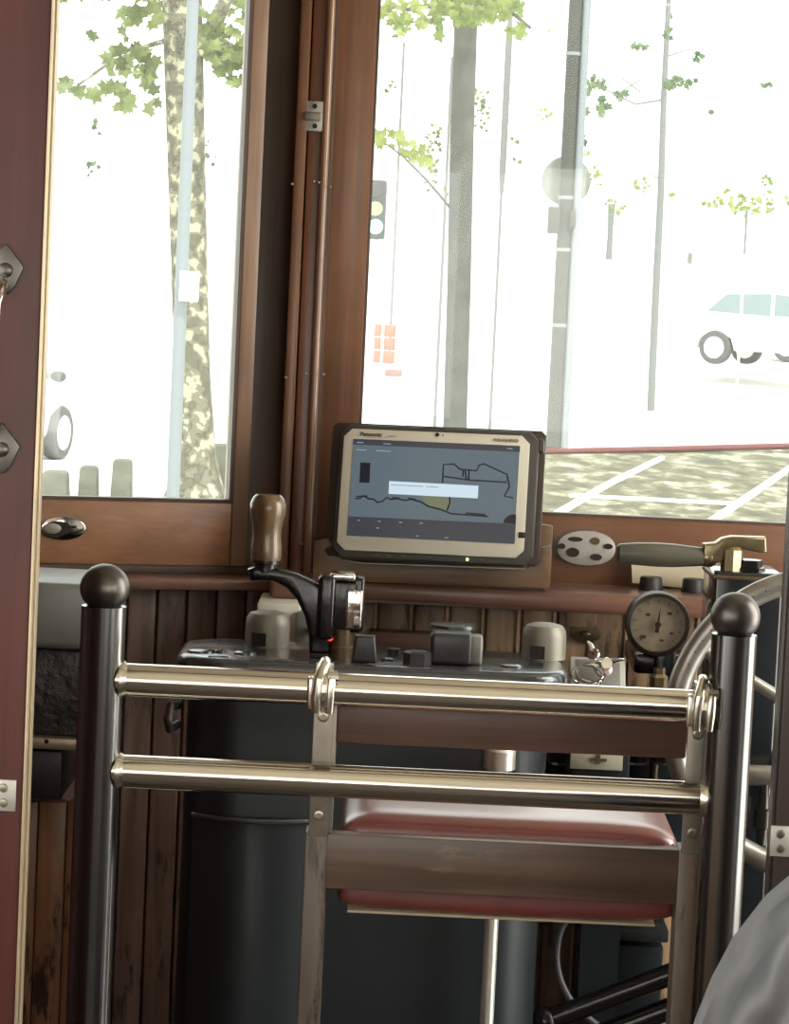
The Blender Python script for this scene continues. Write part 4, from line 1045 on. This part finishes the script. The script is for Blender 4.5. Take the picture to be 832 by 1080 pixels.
# windscreen-side pole in front of the plane tree
b0 = P(189, 528, 25.5)
t = thing('lamp_post', 'slim pale steel lamp post directly in front of the mottled plane tree', 'lamp post', (P(182, 528, 25.5).x, 25.5, GZ))
m_pale = mat('galvanised_steel', (0.24, 0.265, 0.285), .5, .3)
zt_ = P(196, -150, 25.5).z
MB().cyl((t.location.x, 25.5, GZ), (t.location.x, 25.5, zt_), S(7, 25.5), S(6, 25.5), 16).build('pole', m_pale, t)
MB().lathe([(.22, 0), (.22, .05), (.12, .12), (.09, .25)], (t.location.x, 25.5, GZ), n=16).build('base', m_pale, t)
b = MB(); pbox(b, 189, 286, 209, 318, 25.35, .12, .01); b.build('service_box', mat('white_box', (.8, .8, .8), .5), t)
# bollards
for i, (px, top, w, lab) in enumerate(((58, 496, 30, 'short stone bollard at the left window edge beside the parked car wheel'), (93, 491, 22, 'short stone bollard, second from the left outside the left window'), (128, 484, 23, 'short stone bollard, nearest to the left of the plane tree'), (234, 468, 28, 'tallest stone bollard, right of the plane tree trunk'))):
    Yb = 28.0; c = P(px, 527, Yb); r = S(w / 2, Yb); z1 = P(px, top, Yb).z
    b = MB().box((c.x - r, Yb - r, GZ - .05), (c.x + r, Yb + r, z1), .04, 2)
    for v in b.bm.verts:
        f = (v.co.z - GZ) / (z1 - GZ); v.co.x = c.x + (v.co.x - c.x) * (1 - .15 * f)
    tag(b.build('stone_bollard', mat('weathered_stone', (0.15, 0.15, 0.115), .9, var=.3, vscale=6)), lab, 'bollard', 'stone bollards along the square')

# central tree with straight grey trunk
Y2 = 31
t = thing('street_tree', 'tall tree with straight smooth grey trunk behind the tablet', 'tree', (P(478, 560, Y2).x, Y2, GZ))
tr = [((492, -120), 11), ((492, 0), 12), ((487, 150), 12.5), ((484, 300), 12.5), ((480, 440), 12.5), ((478, 520), 14), ((477, 545), 18)]
MB().tube([P(*p, Y2) for p, r in tr], [S(r, Y2) for p, r in tr], 16).build('trunk', m_bark2, t)
branchset([(((490, 20), (460, 5), (430, 10), (405, 5)), 4), (((490, 5), (530, 5), (560, 30)), 4), (((484, 230), (450, 190), (425, 165), (398, 145)), 1.6)], Y2, m_bark2, t)
leaves([(440, 12, 40, 14, 40), (505, 8, 40, 14, 60), (420, 25, 10, 16, 10), (455, 20, 16, 14, 14), (545, 35, 12, 10, 7), (465, 35, 5, 8, 3), (490, 15, 20, 12, 25), (540, 10, 14, 12, 12), (410, 145, 14, 12, 12), (432, 160, 16, 9, 12), (448, 172, 8, 6, 5), (470, -40, 110, 40, 80)], Y2 - .4, m_leafB, t, 12)
leaves([(458, 150, 9, 22, 22), (455, 190, 7, 18, 16), (508, 115, 9, 28, 26), (412, 92, 6, 8, 5), (470, 200, 4, 8, 3), (543, 145, 5, 6, 3), (545, 170, 4, 5, 2)], Y2 + 4, m_leafA, t, 5)
# slim posts
m_post = mat('grey_post', (0.17, 0.175, 0.17), .6)
def post(px0, py0, px1, py1, Y, w, lab, extra=None, gz=GZ):
    c = P(px1, py1, Y); t = thing('street_pole', lab, 'pole', (c.x, Y, gz))
    MB().cyl((c.x, Y, gz), (c.x, Y, P(px0, py0, Y).z), S(w / 2, Y), S(w / 2 * .85, Y), 12).build('pole', m_post, t)
    if extra: extra(t, c)
    return t
post(424, 45, 413, 325, 44, 3, 'thin grey pole between the traffic light and the grey tree trunk')
def cap1(t, c):
    q = P(522, 180, 42); MB().lathe([(.03, -.25), (.05, .1), (.05, 2.0), (.03, 2.3)], (c.x, 42, P(522, 185, 42).z), n=12).build('banner_sleeve', m_post, t)
post(528, 20, 520, 380, 42, 3.2, 'thin grey pole just right of the grey tree trunk', cap1)
post(477, 60, 463, 350, 45, 3.5, 'thin grey pole just left of the grey tree trunk')
# thick twin pole with round sign
Y3 = 41.5
c = P(584, 476, Y3)
t = thing('catenary_pole', 'thick grey green street pole with bright pipe and round sign, right of the tablet', 'pole', (c.x, Y3, GZ))
m_cp = mat('grey_green_pole_paint', (0.045, 0.05, 0.04), .6, var=.2, vscale=1.2)
zt_ = P(608, -60, Y3).z
c1 = P(583, 476, Y3)
MB().cyl((c1.x, Y3, GZ), (c1.x, Y3, zt_), S(8, Y3), S(7, Y3), 16).build('pole', m_cp, t)
MB().cyl((c1.x + S(11.5, Y3), Y3, GZ), (c1.x + S(11.5, Y3), Y3, zt_), S(4.5, Y3), S(4.5, Y3), 12).build('conduit', m_pale, t)
q = P(597, 191, Y3 + .3); Rs = S(26, Y3)
MB().lathe([(Rs * .9, -.03), (Rs, -.02), (Rs, .02), (Rs * .9, .03)], q, (0, 1, 0), 36).build('sign_disc', mat('faded_sign_back', (0.22, 0.235, 0.20), .6), t)
b = MB(); pbox(b, 601, 222, 607, 241, Y3 - .2, .15, .01); b.build('signal_box', m_cp, t)
b = MB(); pbox(b, 578, 218, 590, 246, Y3 - .3, .2, .01); b.build('clamp_box', m_cp, t)
b = MB(); 
for py, rr_ in ((58, 1.12), (210, 1.1), (265, 1.1), (345, 1.1)):
    zz_ = P(590, py, Y3).z; b.lathe([(S(8.3, Y3), 0), (S(8.3, Y3), .05)], (c1.x, Y3, zz_), n=16)
b.build('bands', m_pale, t)
# darker tree right of the catenary pole
Y4 = 50
t = thing('slender_tree', 'slender tree with thin straight trunk, centre right of the windscreen', 'tree', (P(688, 390, Y4).x, Y4, GZ + .3))
tr = [((706, -30), 2.0), ((705, 0), 2.6), ((700, 100), 3.2), ((697, 200), 3.6), ((692, 300), 4), ((688, 390), 4), ((686, 440), 4)]
MB().tube([P(*p, Y4) for p, r in tr], [S(r, Y4) for p, r in tr], 10).build('trunk', m_post, t)
branchset([(((700, 105), (670, 110), (640, 95), (612, 85)), 1.2), (((700, 90), (720, 85), (742, 88)), 1.2), (((702, 60), (725, 52), (740, 55)), .9), (((697, 190), (682, 180), (676, 198)), .9)], Y4, m_post, t)
leaves([(625, 90, 16, 9, 18), (637, 112, 8, 10, 16), (655, 103, 6, 8, 7), (720, 88, 20, 7, 22), (675, 48, 9, 5, 7), (735, 60, 8, 4, 4), (614, 115, 6, 6, 4), (612, 150, 7, 6, 6), (706, 38, 5, 8, 5), (706, 15, 3, 9, 3), (750, 120, 4, 3, 2), (810, 90, 8, 4, 3)], Y4, m_leafC, t, 8)
leaves([(628, 190, 7, 14, 14), (615, 165, 8, 6, 6), (678, 195, 10, 8, 12), (703, 205, 8, 5, 6), (575, 118, 8, 10, 6), (578, 35, 3, 3, 1), (612, 62, 5, 3, 2)], Y4, m_leafB, t, 5)
# small trees; white on the lower trunks imitates overexposed glare
def small_tree(px, pytop, pymid, Y, w, clusters, lab, gp=400, zg=None):
    zg = -.6
    c = P(px, pymid, Y); t = thing('young_tree', lab, 'tree', (c.x, Y, zg))
    MB().tube([(c.x, Y, c.z), (c.x, Y, (c.z + P(px, pytop, Y).z) / 2), (c.x, Y, P(px, pytop, Y).z)], [S(w * .45, Y), S(w * .35, Y), S(w * .5, Y)], 10).build('trunk', m_post, t)
    MB().cyl((c.x, Y, zg), (c.x, Y, c.z), S(w * .45, Y), n=10).build('glare_trunk', m_white, t)['label'] = 'lower trunk coloured white to imitate overexposure'
    leaves(clusters, Y, m_leafB, t, 5.5)
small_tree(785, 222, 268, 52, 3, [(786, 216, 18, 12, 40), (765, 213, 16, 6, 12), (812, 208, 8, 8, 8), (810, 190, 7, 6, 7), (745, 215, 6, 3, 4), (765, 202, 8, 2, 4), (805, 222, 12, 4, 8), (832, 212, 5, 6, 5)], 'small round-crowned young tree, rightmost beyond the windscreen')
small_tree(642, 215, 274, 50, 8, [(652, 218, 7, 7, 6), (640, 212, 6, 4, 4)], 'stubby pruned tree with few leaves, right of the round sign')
# crossed wires marker
q = P(666, 90, 49)
t = thing('wire_spreader', 'small cross of overhead tram wires above the street', 'wires', q)
for d in ((1, -.85), (1, .85)):
    MB().cyl(q + Vector((-S(10, 49) * d[0], 0, -S(8, 49) * d[1])), q + Vector((S(10, 49) * d[0], 0, S(8, 49) * d[1])), .012, n=8).build('bar', m_post, t)
MB().cyl(q + Vector((-12, 0, 1.6)), q + Vector((12, 0, 1.2)), .003, n=6).build('span_wire', m_white, t)
# traffic light
Y5 = 33
c = P(398, 222, Y5)
t = thing('traffic_light', 'traffic light with green lamp lit at the left edge of the windscreen', 'traffic light', (c.x, Y5, GZ))
b = MB(); pbox(b, 389, 190, 407, 252, Y5, .25, .03); b.build('housing', mat('dark_grey_signal', (0.05, 0.06, 0.06), .5), t)
MB().cyl((c.x - .02, Y5 + .12, GZ), (c.x - .02, Y5 + .12, c.z - .3), .05, n=12).build('pole', mat('white_pole', (.85, .85, .85), .5), t)
for py, mm in ((201, m_knob), (220, mat('amber_lens', (.45, .42, .25), .3)), (239, mat('green_lens', (.2, .8, .6), .3, emit=(.45, 1, .85), es=2.2))):
    q = P(396, py, Y5 - .02); MB().lathe([(.085, 0), (.08, .02), (0, .04)], q, (0, -1, 0), 20).build('lens', mm, t)
# red barrier
q = P(405, 392, 36)
t = thing('street_barrier', 'red and pale striped barrier beside the left edge of the windscreen', 'barrier', (q.x, 36, GZ))
zq = P(405, 392, 36).z
m_red = mat('faded_red_plastic', (0.62, 0.16, 0.12), .5)
for k in range(3):
    b = MB(); pbox(b, 388, 342 + 14 * k, 420, 355 + 14 * k, 36, .12, .015); b.build('panel', m_red, t)
for x in (403, 418):
    b = MB(); pbox(b, x - 1.5, 340, x + 1.5, 385, 35.96, .03); b.build('stripe', mat('pale_yellow_stripe', (.8, .75, .4), .5), t)
MB().box((q.x - .15, 36.02, GZ), (q.x + .15, 36.1, zq + .1)).build('post', mat('white_barrier_post', (.85, .85, .82), .6), t)
b = MB(); pbox(b, 406, 390, 424, 397, 35.9, .2, .01); b.build('foot', mat('brown_foot', (.25, .14, .12), .7), t)
# pale sign
q = P(712, 270, 54)
t = thing('street_sign', 'faded pinkish sign board beyond the slender tree trunk', 'sign', (q.x, 54, -.3))
b = MB(); pbox(b, 700, 264, 729, 277, 54, .05, .01); b.build('board', mat('faded_pink_sign', (.66, .55, .52), .6), t)
b = MB(); pbox(b, 726, 267, 730, 278, 53.95, .04); b.build('end_cap', m_post, t)
MB().cyl((q.x, 54.1, -.3), (q.x, 54.1, q.z), .04, n=10).build('post', m_white, t)

# --- cars
m_carw = mat('white_car_paint', (0.80, 0.82, 0.82), .25, 0, .5, coat=.5); m_cglass = mat('car_window', (0.22, 0.27, 0.29), .15, 0, .6); m_tyre = mat('tyre', (0.10, 0.10, 0.10), .8); m_hubc = mat('alloy', (.7, .7, .72), .35, .5)
m_lamp = mat('headlamp_glass', (.35, .4, .42), .2)
def car(loc, yaw, lab, sc=1.0):
    M_ = Matrix.Translation(loc) @ Matrix.Rotation(yaw, 4, 'Z') @ Matrix.Scale(sc, 4)
    t = thing('car', lab, 'car', loc, 'parked white cars')
    prof = [(-2.05, .35), (-2.1, .6), (-2.0, .85), (-1.2, .98), (-.55, 1.42), (.2, 1.50), (1.2, 1.45), (1.85, 1.0), (2.05, .9), (2.1, .5), (2.0, .3), (1.7, .3), (1.6, .5), (1.3, .62), (1.0, .5), (.92, .28), (-.9, .28), (-1.0, .5), (-1.3, .62), (-1.6, .5), (-1.7, .32)]
    MB(M_).prism([(x, -.82, z) for x, z in prof], (0, 1.64, 0), .07, 3).build('body', m_carw, t)
    for y in (-.835, .815):
        MB(M_).prism([(x, y, z) for x, z in ((-1.0, .98), (-.5, 1.34), (.1, 1.40), (.1, .98))], (0, .02, 0)).build('side_window', m_cglass, t)
        MB(M_).prism([(x, y, z) for x, z in ((.18, .98), (.18, 1.40), (1.1, 1.36), (1.5, 1.02))], (0, .02, 0)).build('side_window', m_cglass, t)
    MB(M_).prism([(-1.24, -.66, 1.0), (-1.24, .66, 1.0), (-.60, .58, 1.42), (-.60, -.58, 1.42)], (-.03, 0, .03)).build('windscreen', m_cglass, t)
    MB(M_).box((-2.14, -.35, .55), (-2.06, .35, .72), .02).build('grille', m_tyre, t)
    for y in (-.62, .62): MB(M_).ball((-2.0, y, .72), .12, (.6, 1.3, .8), 16, 10).build('headlamp', m_lamp, t)
    for y in (-.95, .95): MB(M_).ball((-.85, y, 1.02), .10, (.6, 1, .7), 12, 8).build('mirror', m_tyre, t)
    for x in (-1.3, 1.3):
        for y in (-.86, .66):
            w = MB(M_).lathe([(.20, 0), (.31, .01), (.325, .04), (.325, .16), (.31, .19), (.2, .2)], (x, y, .325), (0, 1, 0), 28).build('wheel', m_tyre, t)
            MB(M_).lathe([(.0, -.005), (.06, -.01), (.2, .0), (.21, .2), (.06, .21), (0, .205)], (x, y, .325), (0, 1, 0), 28).build('hub_cap', m_hubc, w)
    return t
c = P(836, 388, 55); car(Vector((c.x, 55, c.z)), math.radians(150), 'white parked car nearest the right of the windscreen')
c = P(905, 385, 60); car(Vector((c.x, 60, c.z)), math.radians(150), 'white parked car at the right edge, behind the nearer car')
c = P(54, 500, 26); c = P(54, 500, 31); car(Vector((c.x - 1.45, 33.3, GZ)), math.radians(-106), 'white parked car at the left window edge, only a wheel showing')
